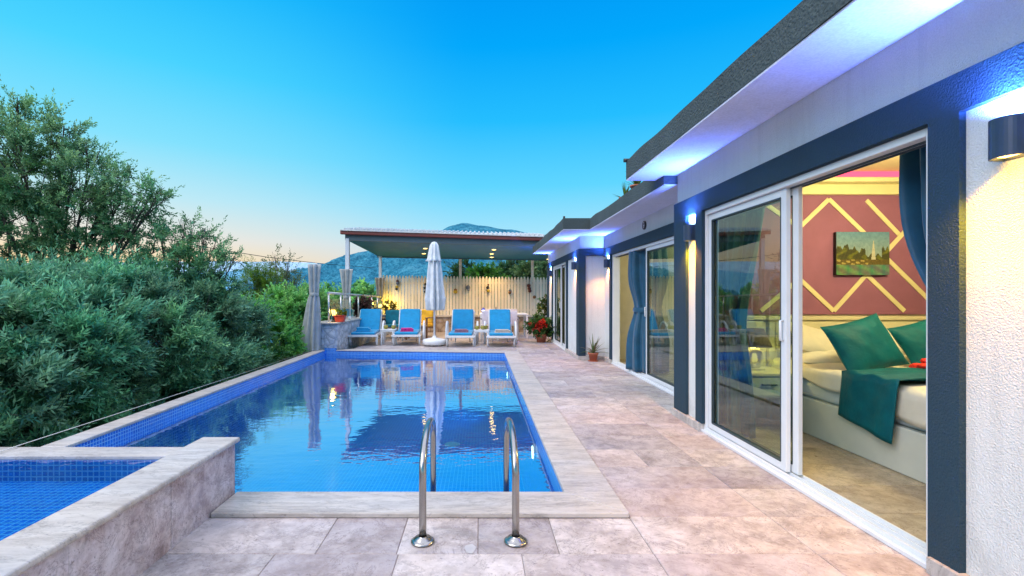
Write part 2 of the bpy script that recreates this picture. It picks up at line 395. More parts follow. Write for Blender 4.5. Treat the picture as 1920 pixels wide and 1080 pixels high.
for (x,y,z) in ((PR-.004,4.9,-.30),(PR-.004,9.45,-.27)):
    f = MB(); light_at = (x-.06,y,z); PLIGHTS.append(light_at); f.tube([(x+.01,y,z),(x-.012,y,z)], .085, 24); fo = f.build('pool_light', M['plastic'], pool)
    f = MB(); f.tube([(x-.010,y,z),(x-.022,y,z)], .062, 24); f.build('lens', M['e_white'], fo)
f = MB(); f.lathe((-.45,7.8,FD), [(.0,.016),(.10,.016),(.13,.004),(.13,0)], 28); f.build('drain', M_plain('drain cover', (.12,.55,.75), .4), pool)
w = MB(); w.add([(x+(.0 if x>-1 else -.0),y,WZ) for x,y in loop], [tuple(range(7))])
tag(w.build('pool_water', M['water']), kind='structure')

# wading pool and its walls
wp = thing('wading_pool', 'shallow blue tiled wading pool brimming with water at the corner', 'wading pool')
lw = [(-4.6,-.9),(-1.79,-.9),(-1.79,2.85),(-2.30,3.80),(-4.6,3.80)]
basin('basin', lw, .0, -.17, M['tile_wade'], wp)
c = MB(); c.box(-4.80,-2.145,3.802,4.03,-.3,.030); c.prism([(-2.29,3.80),(-1.795,2.86),(-1.795,3.095),(-2.142,4.028)],-.3,.029); c.build('divider_coping', M['coping'], wp, bevel=.008)
c = MB(); c.box(-4.8,-4.602,-.9,3.80,-.3,.030); c.build('side_coping', M['coping'], wp, bevel=.008)
w = MB(); w.add([(x,y,.006) for x,y in lw], [(0,1,2,3,4)]); tag(w.build('wading_water', M['water2']), kind='structure')
pw = thing('parapet_wall', 'low travertine clad wall with thick cap beside the wading pool', 'wall')
b = MB(); 
for (ya,yb) in ((-.9,.62),(.622,1.232),(1.234,1.844),(1.846,2.456),(2.458,3.095)):
    b.box(-1.775,-1.58+random.uniform(-.0015,.0015),ya,yb,-.12,.352)
b.build('cladding', M['clad'], pw, bevel=.002)
b = MB(); b.box(-1.80,-1.553,-.9,3.115,.353,.384); b.build('cap', M['coping'], pw, bevel=.012, seg=3)

# ladder
lad = thing('pool_ladder', 'stainless steel ladder handrails arching over the pool edge', 'pool ladder', (0,0,0))
for (x, xi) in ((-.302,-.302),(.188,.188)):
    xw = x+.0
    path = [(x,2.53,0)]
    path += [(x,2.53,z) for z in (.12,.28,.36)]
    for k in range(1,13):
        t = PI*k/12; path.append((x-.012*k/12, 2.53+.345*(1-math.cos(t)), .36+.17*math.sin(t)))
    path += [(x-.012,3.22,z) for z in (.25,.1,-.3,-.8)]
    h = MB(); h.tube(path, .0195, 16); hr = h.build('handrail', M['steel'], lad)
    fl = MB(); fl.lathe((x,2.53,0), [(.0,.004),(.062,.004),(.062,.010),(.052,.016),(.046,.017),(.042,.026),(.024,.030),(.022,.034)], 28)
    fl.build('flange', M['steel'], hr)
for z in (-.35,-.62,-.9):
    s = MB(); s.box(-.27,.155,3.18,3.26,z-.012,z+.012); s.build('step', M['steel'], lad, bevel=.004)

# guard wire
g = MB(); g.tube([(-3.86,3.7,.045),(-3.86,7.5,.035),(-3.84,11.2,.045)], .004, 6)
tag(g.build('guard_wire', M['alu']), 'thin taut wire along the outer edge of the pool by the trees', 'wire')

# ------------------------------------------------------------------ plinth wall, railing, low wall and fence
ZC = .66
pl = thing('stone_plinth', 'low rubble stone wall with pale cap at the far corner of the pool', 'stone wall')
q = [(-3.92,11.30),(-3.365,11.30),(-3.39,16.0),(-3.0,16.25),(-3.0,16.97),(-3.92,16.97)]
b = MB(); b.prism(q, -1.2, ZC-.04); b.build('masonry', M['rock_blue'], pl, bevel=.02)
q2 = [(-3.97,11.25),(-3.34,11.25),(-3.36,15.96),(-2.97,16.2),(-2.97,16.96),(-3.97,16.96)]
b = MB(); b.prism(q2, ZC-.039, ZC); b.build('cap', M['coping'], pl, bevel=.012, seg=3)

rl = thing('balustrade', 'metal railing with glass infill on the stone wall behind the loungers', 'railing')
def rp(Y, z=0): return (-3.6+.15*(Y-11.4)/5.6, Y, z)
def rz(Y): return 1.36-.11*(Y-11.4)/5.6
b = MB(); b.tube([rp(Y, rz(Y)) for Y in (11.36,13,15,17.05)], .028, 14); b.build('top_rail', M['alu'], rl)
ys = [11.42,12.33,13.13,13.94,14.7,15.5,16.26,16.97]
for Y in ys:
    b = MB(); b.tube([rp(Y, ZC), rp(Y, rz(Y)-.02)], .021, 12); b.lathe(rp(Y, ZC), [(.045,0),(.045,.008),(.02,.014)], 16); b.build('post', M['alu'], rl)
for i in range(7):
    A, B = rp(ys[i]+.04), rp(ys[i+1]-.04); b = MB()
    b.add([(A[0],A[1],ZC+.08),(B[0],B[1],ZC+.08),(B[0],B[1],rz(ys[i])-.14),(A[0],A[1],rz(ys[i])-.14)],[(0,1,2,3)]); b.build('glass_panel', M['glass_rail'], rl)

lwl = thing('boundary_wall', 'low honey coloured rubble wall with cream coping under the picket fence', 'stone wall')
b = MB(); b.box(-3.0,2.9,16.98,17.35,-.1,.53); b.build('masonry', M['rock'], lwl, bevel=.02)
b = MB(); b.box(-3.0,2.9,16.93,17.38,.531,.60); b.build('coping', M['coping'], lwl, bevel=.01)

fn = thing('picket_fence', 'tall cream pointed picket fence on the rubble wall behind the terrace', 'fence')
b = MB(); rr = random.Random(5); x = -3.46; 
while x < 2.85:
    wdt = .098+rr.uniform(-.006,.004); t = (x+3.46)/6.3; zt = 2.02-.085*t+rr.uniform(-.012,.012); zb = .604; y0 = 16.97+rr.uniform(-.004,.004)
    s = rr.uniform(.85,1.05); cc = (.94*s,.85*s,.70*s,1); xc = x+wdt/2
    prof = [(x,zb),(x+wdt,zb),(x+wdt,zt-.12),(xc+.022,zt-.015),(xc,zt),(xc-.022,zt-.015),(x,zt-.12)]
    n = len(prof); v = [(px,y0,pz) for px,pz in prof]+[(px,y0+.022,pz) for px,pz in prof]
    b.add(v, [tuple(range(n)), tuple(reversed(range(n,2*n)))]+[((i+1)%n,i,n+i,n+(i+1)%n) for i in range(n)], cc)
    x += wdt+.0165
b.build('pickets', M['picket'], fn)
b = MB()
for z in (.75,1.7): b.box(-3.46,2.85,17.0,17.04,z,z+.07,(.6,.5,.37,1))
b.build('cross_rail', M['picket'], fn)

# ------------------------------------------------------------------ pergola
pg = thing('pergola', 'open sided terrace shelter with white ribbed roof and grey blue ceiling', 'pergola')
F = 13.98; B_ = 16.9
def pz(x): return 2.905-.19*(x+3.97)/5.8        # underside of the front beam falls to the right
XL, XR = -3.93, 1.86
b = MB(); b.prism([(XL,F),(XR,F),(XR,F+.10),(XL,F+.10)], [pz(XL)]*1+[pz(XR)]*2+[pz(XL)], 0, top=[pz(XL)+.19,pz(XR)+.19,pz(XR)+.19,pz(XL)+.19]); b.build('front_beam', M['darkpaint'], pg)
b = MB(); b.prism([(XL-.12,F-.10),(XR+.0,F-.10),(XR+.0,F-.002),(XL-.12,F-.002)], [pz(XL)+.17,pz(XR)+.17,pz(XR)+.17,pz(XL)+.17], 0, top=[pz(XL)+.30,pz(XR)+.28,pz(XR)+.28,pz(XL)+.30]); b.build('gutter', M['gutter'], pg, bevel=.02)
zb = 2.64
b = MB(); b.prism([(XL+.02,F+.101),(XR,F+.101),(2.62,B_),(-3.55,B_)], [pz(XL)+.02,pz(XR)+.02,zb-.10,zb+.03], 0, top=[pz(XL)+.06,pz(XR)+.06,zb-.06,zb+.07]); b.build('ceiling', M['pergceil'], pg)
b = MB(); b.prism([(-3.62,B_),(2.7,B_),(2.7,B_+.09),(-3.62,B_+.09)], [zb+.0,zb-.12,zb-.12,zb+.0], 0, top=[zb+.18,zb+.06,zb+.06,zb+.18]); b.build('rear_beam', M['darkpaint'], pg)
b = MB(); n = 44                                   # ribbed roof sheets, one slab with raised ribs
ridge = 15.6
for i in range(n):
    xa = XL-.1+(XR+.1-XL)*i/n; xb = XL-.1+(XR+.1-XL)*(i+1)/n; xm = xa+(xb-xa)*.72
    for (u,v_,h) in ((xa,xm,0),(xm,xb,.045)):
        za, zc = pz(u)+.30+h, pz(v_)+.30+h
        b.prism([(u,F-.13),(v_,F-.13),(v_,ridge),(u,ridge)], [za-.03-h,zc-.03-h,zc+.24-h,za+.24-h], 0, top=[za,zc,zc+.27,za+.27])
        b.prism([(u,ridge),(v_,ridge),(v_+.3,B_+.2),(u+.3,B_+.2)], [za+.24-h,zc+.24-h,zb+.2,zb+.2], 0, top=[za+.27,zc+.27,zb+.24+h,zb+.24+h])
b.build('roof_sheet', M['roofsheet'], pg)
for (x,y,zt) in ((-3.93+.06,F+.05,pz(XL)+.01),(-3.50,16.86,zb),(-.70,17.12,zb-.04),(1.87,17.12,zb-.1)):
    s = .045 if y > 16 else .055
    b = MB(); b.box(x-s,x+s,y-s,y+s,.0 if x>-3 else ZC,zt+.05); b.build('post', M['post_white'] if x<-3 else M['post_beige'], pg, bevel=.006)
PERG_L = [(-1.70,14.9),(-1.86,15.9),(.43,14.75),(.38,15.6),(.40,16.35),(2.35,16.5)]
for (x,y) in PERG_L:
    k = (y-F)/(B_-F); z = (pz(x)+.02)*(1-k)+(zb+.03-.13*(x+3.5)/6.1)*k-.004
    b = MB(); b.lathe((x,y,z-.02), [(.085,.03),(.085,.0),(.065,-.004)], 20); o = b.build('downlight', M['plastic'], pg)
    b = MB(); b.lathe((x,y,z-.023), [(.066,0),(0.0,-.001)], 20); b.build('bulb', M['e_yel'], o)

# gathered curtains tied round posts
def gathered(name, label, x, y, z0, z1, rt, rn, rb, mat, tie, seed, lean=0, post=None, cat='curtain', flat=.8, group=None):
    t = thing(name, label, cat, (x,y,0), group=group)
    rings = []; N = 26
    for j in range(N+1):
        z = z1+(z0-z1)*j/N
        if z > tie: k = (z1-z)/(z1-tie); r = rt+(rn-rt)*k**.8
        else: k = (tie-z)/(tie-z0); r = rn+(rb-rn)*min(1,k**.65)
        off = lean*max(0,(tie-z)/(tie-z0))
        rings.append((off,0,z,r,.6 if abs(z-tie)<.06 else 1))
    b = MB(); b.folded(rings, 7, .28, 96, seed, flat=flat); b.build('cloth', mat, t)
    b = MB(); b.lathe((0,0,tie), [(rn*1.18,-.035),(rn*1.25,0),(rn*1.18,.035)], 30); b.build('tie_band', mat, t)
    if post: b = MB(); b.tube([(post,0,z0),(post,0,z1+.03)], .02, 10); b.build('pole', M['alu'], t)
    return t
gathered('curtain', 'grey tied curtain standing at the far left corner of the pool', -3.84, 11.12, -.02, 2.02, .125, .085, .18, M['linen'], 1.33, 3, lean=-.09, post=.05)
gathered('curtain', 'grey tied curtain on the front left post of the shelter', -3.87, F-.06, .9, 2.06, .16, .085, .12, M['linen'], 1.25, 5)
gathered('curtain', 'beige tied curtain on the rear post beside the picket fence', -3.50, 16.80, .85, 1.92, .14, .09, .11, M['linen_warm'], 1.15, 8)

# ------------------------------------------------------------------ villa
vl = thing('villa', 'single storey white stucco villa with charcoal trim along the poolside terrace', 'house')
S = .15
b = MB()
TA = 2.11; XA, XB, XC = 2.14, 2.52, 2.02
# section A shell
b.box(XA,XA+S,-1.5,2.26,0,2.612); b.box(XA,XA+S,2.26,4.60,TA,2.612); b.box(XA,XA+S,4.60,5.199,0,2.612); b.box(XA+S+.001,XB+.3,5.10,5.198,0,2.612)
# section B
b.box(XB,XB+S,5.2,5.5,0,2.502); b.box(XB,XB+S,5.5,9.14,2.08,2.502); b.box(XB,XB+S,9.14,9.70,0,2.502)
# section C
b.box(XC,XC+S,9.702,11.14,0,2.502); b.box(XC,XC+S,11.14,13.26,2.10,2.502); b.box(XC,XC+S,13.26,14.25,0,2.502); b.box(XC+S+.001,XB+S,9.703,9.80,0,2.502)
b.box(XC+S+.001,7,14.15,14.24,0,2.5); b.box(6.9,7.05,-1.5,14.14,0,2.6)
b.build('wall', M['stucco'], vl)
# charcoal trim, proud of the wall
b = MB(); p = .032
b.box(XA-p,XA,-1.5,5.22,TA,2.285); b.box(XA-p,XA,2.112,2.262,.0,TA); b.box(XA-p,XA,4.565,4.70,0.08,TA); b.box(XA-p,XA,4.92,5.22,.08,TA); b.box(XA,2.5,5.2,5.22,.08,2.285)
b.box(XB-p,XB,5.222,9.698,2.08,2.24); b.box(XB-p,XB,9.14,9.25,.08,2.08)
b.box(XC-p,XC,9.67,14.28,2.10,2.24); b.box(XC-p,XC,9.67,9.92,.08,2.10); b.box(XC,XC+.11,9.67,9.70,.08,2.10); b.box(XC,XB-p,9.671,9.701,2.10,2.239)
b.box(XC-p,XC,11.0,11.14,.08,2.1); b.box(XC-p,XC,13.26,13.36,.08,2.1); b.box(XC-p,XC,14.0,14.28,.08,2.1)
b.build('trim_band', M['trim'], vl, bevel=.0015)
s = .05
for q_ in ((XA-s,XA+.001,4.59,5.24,.0,.078),(XA-s,XA+.001,-1.5,2.25,0,.078),(XB-s,XB+.001,9.16,9.65,0,.078),(XC-s,XB-s-.001,9.65,9.702,0,.078),(XC-s,XC+.001,9.703,11.12,0,.078),(XC-s,XC+.001,13.28,14.3,0,.078)):
    b = MB(); b.box(*q_); b.build('skirting', M['coping'], vl, bevel=.004)
# roofs: rough grey edge with a white soffit
def rough_slab(x0,x1,y0,y1,z0,z1,seed):
    rr = random.Random(seed); mb = MB(); n = max(3,int((y1-y0)/.12)); top=[]
    wv = [ (rr.uniform(1,4), rr.uniform(0,6), rr.uniform(.002,.006)) for _ in range(5)]
    f = lambda y: sum(a*math.sin(y*w*2+ph) for w,ph,a in wv)
    for i in range(n):
        ya, yb = y0+(y1-y0)*i/n, y0+(y1-y0)*(i+1)/n
        xa, xb = x0+f(ya+9)*.4, x0+f(yb+9)*.4; za, zc = z1+f(ya), z1+f(yb)
        mb.add([(xa,ya,z0),(xb,yb,z0),(xb,yb,zc),(xa,ya,za),(x1,ya,za),(x1,yb,zc)], [(0,3,2,1),(3,4,5,2)])
        if i == 0: mb.add([(x0+f(y0+9)*.4,y0,z0),(x1,y0,z0),(x1,y0,z1+f(y0)),(x0+f(y0+9)*.4,y0,z1+f(y0))],[(0,1,2,3)])
        if i == n-1: mb.add([(xb,y1,z0),(x1,y1,z0),(x1,y1,zc),(xb,y1,zc)],[(3,2,1,0)])
    mb.add([(x0,y0,z0),(x1,y0,z0),(x1,y1,z0),(x0,y1,z0)],[(3,2,1,0)])
    return mb
ra = rough_slab(1.66,7.3,-2.0,5.46,2.618,2.825,1).build('roof', M['fascia'], vl)
b = MB(); b.box(1.664,XA-.001,-2,5.456,2.604,2.617); b.box(XA-.0005,2.6,5.222,5.456,2.604,2.617); b.build('soffit', M['stucco_smooth'], ra)
b = MB(); b.tube([(1.69,5.44,2.83),(1.63,5.44,2.83)], .022, 12); b.build('spout', M['black'], ra)
rb_ = rough_slab(2.0,7.2,5.222,8.745,2.512,2.70,2).build('roof', M['fascia'], vl)
b = MB(); b.box(2.004,XB-.001,5.222,8.75,2.498,2.511); b.build('soffit', M['stucco_smooth'], rb_)
rc = rough_slab(1.52,7.2,8.75,13.85,2.512,2.70,4).build('roof', M['fascia'], vl)
b = MB(); b.box(1.524,XC-.001,8.754,13.848,2.498,2.511); b.box(XC-.0005,XB-.001,8.754,9.700,2.498,2.511); b.build('soffit', M['stucco_smooth'], rc)
b = MB(); b.tube([(1.54,8.79,2.70),(1.54,8.79,2.75)], .02, 10); b.build('spout', M['black'], rc)

# interiors
def room(x0,x1,y0,y1,zc, wallmat=M['roomwall']):
    b = MB(); b.add([(x0,y0,.015),(x1,y0,.015),(x1,y0,zc),(x0,y0,zc),(x1,y1,.015),(x1,y1,zc),(x0,y1,.015),(x0,y1,zc)],[(3,2,1,0),(1,4,5,2)][::1]); 
    b.add([(x0,y1,.015),(x1,y1,.015),(x1,y1,zc),(x0,y1,zc)],[(0,1,2,3)]); b.build('interior_wall', wallmat, vl)
    b = MB(); tiles(b, x0-.16, x1, y0, y1, z=.018, first=lambda y: random.choice([0,.3])); b.build('interior_floor', M['infloor'], vl)
    b = MB(); b.box(x0,x1,y0,y1,zc,zc+.03); b.build('interior_ceiling', M['ceil'], vl)
room(XA+S,5.9,.6,5.095,2.585)
room(XB+S,6.2,5.3,9.65,2.47)
room(XC+S,6.2,9.85,14.1,2.47)
# feature wall of the bedroom
YW = 5.09
b = MB(); b.box(2.30,5.88,YW-.012,YW-.002,1.10,2.36); b.build('feature_wall', M['redwall'], vl)
b = MB(); b.box(2.30,5.88,YW-.06,YW-.001,2.36,2.47); b.box(2.3,5.88,YW-.16,YW-.001,2.47,2.52); b.build('cornice', M['strip'], vl, bevel=.01)
b = MB(); b.box(2.30,5.88,YW-.13,YW-.003,2.521,2.583); b.build('cove_light', M['e_pink'], vl)
# cream strips: pixel lines of the photo turned into wall metres
def wp_(px,py): return ((px-900)/900*YW, 1.3-(py-554)/900*YW)
segs = [((1497,427),(1552,374)),((1552,374),(1640,470)),((1622,376),(1680,440)),((1640,470),(1705,535)),((1497,525),(1563,583)),((1563,583),(1640,498)),((1640,498),(1700,583)),((1700,425),(1655,480)),((1655,480),(1740,560)),
        ((1430,585),(1470,545)),((1470,545),(1552,474)),((1705,583),(1790,490)),((1790,490),(1860,400)),((1740,400),(1860,540))]
segs = [((1497,427),(1552,374)),((1552,374),(1628,447)),((1622,376),(1683,440)),((1497,523),(1561,583)),((1561,583),(1622,515)),((1622,515),(1693,583)),((1703,424),(1655,477)),((1655,480),(1760,583)),
        ((1425,583),(1497,523)),((1420,374),(1497,427)),((1703,424),(1760,374)),((1760,583),(1850,480)),((1850,480),(1760,374))]
b = MB()
for i,((ax,ay),(bx_,by_)) in enumerate(segs):
    A, Bp = wp_(ax,ay), wp_(bx_,by_); dx, dz = Bp[0]-A[0], Bp[1]-A[1]; L = math.hypot(dx,dz); nx, nz = -dz/L*.022, dx/L*.022; y0 = YW-.020-.0004*i
    b.add([(A[0]+nx,y0,A[1]+nz),(A[0]-nx,y0,A[1]-nz),(Bp[0]-nx,y0,Bp[1]-nz),(Bp[0]+nx,y0,Bp[1]+nz),(A[0]+nx,YW-.0125,A[1]+nz),(A[0]-nx,YW-.0125,A[1]-nz),(Bp[0]-nx,YW-.0125,Bp[1]-nz),(Bp[0]+nx,YW-.0125,Bp[1]+nz)],
          [(0,1,2,3),(0,4,5,1),(1,5,6,2),(2,6,7,3),(3,7,4,0)])
b.build('wall_strips', M['strip'], vl)

# sliding doors
def door(x, y0, y1, h, panels, label=None):
    """panels: list of (ya, yb, track 0/1, glazed)"""
    d = part('sliding_door', (0,0,0), vl)
    b = MB(); f = .045
    b.box(x-.004,x+.12,y0,y0+f,0,h); b.box(x-.004,x+.12,y1-f,y1,0,h); b.box(x-.004,x+.12,y0+f,y1-f,h-f,h)
    b.build('frame', M['pvc'], d, bevel=.004)
    b = MB(); b.box(x+.052,x+.060,y0+f,y1-f,h-f-.012,h-f+.0005); b.box(x+.098,x+.104,y0+f,y1-f,h-f-.012,h-f+.0005); b.box(x-.012,x-.0045,y0-.004,y1+.004,h-.006,h+.003); b.build('seal', M['gasket'], d)
    b = MB(); b.box(x-.03,x+.12,y0+.0,y1-.0,.0008,.022); b.box(x+.0,x+.02,y0+f,y1-f,.022,.045); b.box(x+.055,x+.065,y0+f,y1-f,.022,.045); b.box(x+.105,x+.12,y0+f,y1-f,.022,.045)
    b.build('track', M['pvc'], d, bevel=.002)
    for (ya,yb,tr,hand) in panels:
        xo = x+.022+tr*.045; s = .062
        b = MB(); b.box(xo,xo+.034,ya,ya+s,.046,h-f-.002); b.box(xo,xo+.034,yb-s,yb,.046,h-f-.002); b.box(xo,xo+.034,ya+s,yb-s,.046,.046+s); b.box(xo,xo+.034,ya+s,yb-s,h-f-s,h-f-.002)
        b.build('sash', M['pvc'], d, bevel=.005)
        b = MB(); gk = .007
        for (a_,b__,c_,d_) in ((ya+s-gk,ya+s+.004,.046+s,h-f-s),(yb-s-.004,yb-s+gk,.046+s,h-f-s),(ya+s,yb-s,.046+s-gk,.046+s+.004),(ya+s,yb-s,h-f-s-.004,h-f-s+gk)): b.box(xo-.0015,xo+.030,a_,b__,c_,d_)
        b.build('gasket', M['gasket'], d)
        b = MB(); b.add([(xo+.017,ya+s,.046+s),(xo+.017,yb-s,.046+s),(xo+.017,yb-s,h-f-s),(xo+.017,ya+s,h-f-s)],[(3,2,1,0)]); b.build('glass', M['glass'], d)
        if hand is not None:
            b = MB(); hx = xo-.022; b.tube([(hx+.02,hand,.98),(hx,hand,.98),(hx,hand,1.12),(hx+.02,hand,1.12)], .009, 8); b.build('handle', M['pvc'], d)
    return d
door(XA+.006, 2.262, 4.600, TA-.001, [(3.40,4.55,0,3.43),(3.34,4.50,1,None)])
door(XB+.006, 5.502, 9.138, 2.079, [(5.55,7.38,0,7.35),(7.30,7.46,1,None)][:1]+[(5.62,7.44,1,None)])
door(XC+.006, 11.142, 13.258, 2.099, [(12.15,13.21,0,12.18),(11.75,12.8,1,None)])
# ------------------------------------------------------------------ wall lamps
LAMP_E = []
def wall_lamp(x, y, label, nx=-1, z=1.925):
    t = thing('wall_lamp', label, 'wall lamp', (x,y,0), group='up and down lamps on the villa wall')
    r = .050; w = .058; n = 14
    pts = [(0,-w),(-.045,-w)]+[(-.045-r*math.sin(a), -w*math.cos(a)) for a in [PI*k/n for k in range(1,n)]]+[(-.045,w),(0,w)]
    b = MB(); m = len(pts); z0, z1 = z-.078, z+.078
    inner = [(min(-.004,px*.9), py*.9) for px,py in pts]
    vs = [(px,py,z0) for px,py in pts]+[(px,py,z1) for px,py in pts]+[(px,py,z0) for px,py in inner]+[(px,py,z1) for px,py in inner]
    fs = []
    for i in range(m):
        j = (i+1)%m
        fs += [(j,i,m+i,m+j),(i,j,2*m+j,2*m+i),(m+j,m+i,3*m+i,3*m+j),(2*m+i,2*m+j,3*m+j,3*m+i)]
    b.add(vs, fs); b.build('housing', M['lampbody'], t)
    ins = [(px*.88-.002,py*.88) for px,py in inner]
    b = MB(); b.prism(ins, z0+.012, z0+.020); b.build('lens', M['e_warm'], t)
    b = MB(); b.prism(ins, z1-.020, z1-.012); b.build('lens', M['e_blue'], t)
    LAMP_E.append((x-.05,y,z0-.002,z1+.002))
wall_lamp(XA, 1.905, 'grey up and down lamp nearest the camera on the white wall')
wall_lamp(XA, 4.81, 'grey up and down lamp between the two big glass doors')
wall_lamp(XB, 9.40, 'grey up and down lamp on the recessed wall above the potted aloe')
wall_lamp(XC, 10.12, 'grey up and down lamp beside the corner column, above the light switch')
wall_lamp(XC, 13.62, 'grey up and down lamp at the far end above the red geranium')

def light(name, kind, loc, power, col, **k):
    l = bpy.data.lights.new(name, kind); l.energy = power; l.color = col[:3]
    for a,b_ in k.items(): setattr(l, a, b_)
    o = bpy.data.objects.new(name, l); COL.objects.link(o); o.location = loc; return o
for i,(x,y,z0,z1) in enumerate(LAMP_E):
    s = 1.5 if i == 0 else 1.0; sd = (1.6,1.1,.5,.5,.6)[i]
    d = light('down_spot', 'SPOT', (x,y,z0), 85*sd, (1,.38,.0) if i < 2 else (1,.36,.10), spot_size=R(128), spot_blend=.9, shadow_soft_size=.02)
    d.rotation_euler = (0, R(0), 0)
    u = light('up_spot', 'SPOT', (x,y,z1), 125*s, (.09,.20,1), spot_size=R(150), spot_blend=.9, shadow_soft_size=.02)
    u.rotation_euler = (PI, 0, 0)
    u2 = light('up_core', 'SPOT', (x,y,z1), 16*s, (.3,.85,1), spot_size=R(62), spot_blend=.8, shadow_soft_size=.02)
    u2.rotation_euler = (PI, 0, 0)

# switch
b = MB(); b.box(XC-.012,XC-.001,10.52,10.60,.60,.68); tag(b.build('wall_switch', M['plastic'], bevel=.004), 'small white outdoor socket on the wall between column and door', 'socket')
# round emblem
b = MB(); b.tube([(XB-.002,7.33,2.372),(XB-.022,7.33,2.372)], .066, 32); em = b.build('round_plaque', M['black'])
tag(em, 'small round black plaque with a white emblem above the second glass door', 'plaque')
b = MB(); X = XB-.0235
def dq(pts): b.add([(X,7.33+y,2.372+z) for y,z in pts],[tuple(range(len(pts)))])
dq([(-.020,.045),(.004,.050),(.012,.030),(-.010,.024)]); dq([(.006,.018),(.020,.010),(.010,-.020),(-.004,-.012)]); dq([(-.030,.010),(-.018,.014),(-.006,-.022),(-.030,-.018)]); dq([(-.012,-.026),(.014,-.024),(.006,-.045),(-.004,-.045)])
b.build('emblem', M_plain('white enamel', (.75,.8,.85), .5), em)

# ------------------------------------------------------------------ bedroom
bed = thing('bed', 'white lacquered double bed with panelled headboard seen through the near door', 'bed')
b = MB(); b.box(3.02,4.72,3.05,4.96,.02,.355); b.build('base', M['lacquer'], bed, bevel=.008)
b = MB(); b.box(3.04,4.70,3.07,4.94,.356,.52); b.build('mattress', M_plain('pale blue sheet', (.50,.58,.62), .8, bump=.3, bscale=7, bdist=.02, var=.04), bed, bevel=.05, seg=4)
def cloth_grid(f, nu, nv, name, mat, parent=None, thick=.006):
    b = MB(); b.sm = True
    vs = [f(i/nu, j/nv) for j in range(nv+1) for i in range(nu+1)]
    b.add(vs, [(j*(nu+1)+i, j*(nu+1)+i+1, (j+1)*(nu+1)+i+1, (j+1)*(nu+1)+i) for j in range(nv) for i in range(nu)])
    o = b.build(name, mat, parent); m = o.modifiers.new('s','SOLIDIFY'); m.thickness = thick; m.offset = 0
    return o
def sheet(u, v):
    y = 3.06+1.88*v; s = u*1.86
    drop = .15+.05*math.sin(v*5+1)+.03*math.sin(v*13)
    if s < .16: x, z = 3.022-.006*math.sin(y*14), .63-drop+ s/.16*drop*.9
    else: x, z = 3.022+(s-.16), .628+.012*math.sin(x_(s)*7+y*5)+.008*math.sin(y*17+s*3)
    return (x, y, z)
def x_(s): return s
cloth_grid(sheet, 60, 60, 'duvet', M['sheet'], bed, .05)
b = MB(); b.box(3.0,4.76,4.975,5.065,.0,1.045); b.box(2.98,4.78,4.95,5.067,1.046,1.085)
for (z0,z1) in ((.60,.72),(.735,.87),(.885,1.03)): b.box(3.06,4.70,4.962,4.974,z0,z1)
b.build('headboard', M['headb'], bed, bevel=.006)
b = MB(); b.box(2.30,2.995,5.02,5.068,.0,1.045); b.box(2.30,2.978,4.99,5.067,1.046,1.085)
for (z0,z1) in ((.60,.72),(.735,.87),(.885,1.03)): b.box(2.32,2.98,5.006,5.019,z0,z1)
b.build('wainscot', M['headb'], bed, bevel=.005)
b = MB(); b.box(4.79,5.88,5.02,5.068,.0,1.045); b.box(4.79,5.88,4.99,5.067,1.046,1.085); b.build('wainscot', M['headb'], bed, bevel=.005)
def pillow(name, label, loc, size, rot, mat, seed, group=None, flange=0, cat='pillow'):
    rr = random.Random(seed); w, h, t = size; n = 22; b = MB(); b.sm = True
    ph = [rr.uniform(0,6) for _ in range(4)]
    for side in (1,-1):
        vs = []
        for j in range(n+1):
            for i in range(n+1):
                u, v = i/n*2-1, j/n*2-1
                e = max(0,(1-abs(u)**2.4))*max(0,(1-abs(v)**2.4)); pinch = 1-.10*(1-abs(u)**2)*(abs(v)**3)-.10*(1-abs(v)**2)*(abs(u)**3)
                z = side*(t/2*e**.5*(1+.09*math.sin(4*u+ph[0])*math.sin(3*v+ph[1])+.06*math.sin(9*u+5*v+ph[2])))
                vs.append((u*w/2*(1-.07*(1-u*u)*0-.06*(1-abs(u))*0)*(1-.09*(1-v*v)) , v*h/2*(1-.09*(1-u*u)), z))
        fs = [(j*(n+1)+i, j*(n+1)+i+1, (j+1)*(n+1)+i+1, (j+1)*(n+1)+i) for j in range(n) for i in range(n)]
        b.add(vs, [f if side==1 else tuple(reversed(f)) for f in fs])
    o = b.build(name, mat); o.location = loc; o.rotation_euler = rot
    return tag(o, label, cat, group)
pillow('cushion', 'large teal satin cushion propped at the middle of the bed', (3.40,4.25,.86), (.56,.50,.19), (R(66),R(0),R(8)), M['teal'], 1, cat='cushion').rotation_euler = (R(64),R(-13),R(4))
pillow('cushion', 'teal satin cushion half hidden by the drape at the door edge', (4.04,4.30,.85), (.52,.50,.18), (R(66),R(-16),R(0)), M['teal'], 2, cat='cushion')
pillow('pillow', 'cream pillow lying flat under another, left of the teal cushion', (3.42,4.74,.70), (.66,.42,.17), (R(20),R(6),R(-4)), M['sheet'], 3)
pillow('pillow', 'cream pillow leaning on the headboard left of the teal cushion', (3.40,4.80,.83), (.62,.40,.16), (R(42),R(16),R(0)), M['sheet'], 4)
pillow('pillow', 'cream pillow lowest of the stack right of the teal cushion', (4.24,4.76,.69), (.64,.42,.15), (R(12),R(-2),R(3)), M['sheet'], 5)
pillow('pillow', 'cream pillow topmost of the stack right of the teal cushion', (4.18,4.80,.83), (.60,.40,.17), (R(32),R(-8),R(3)), M['sheet'], 6)
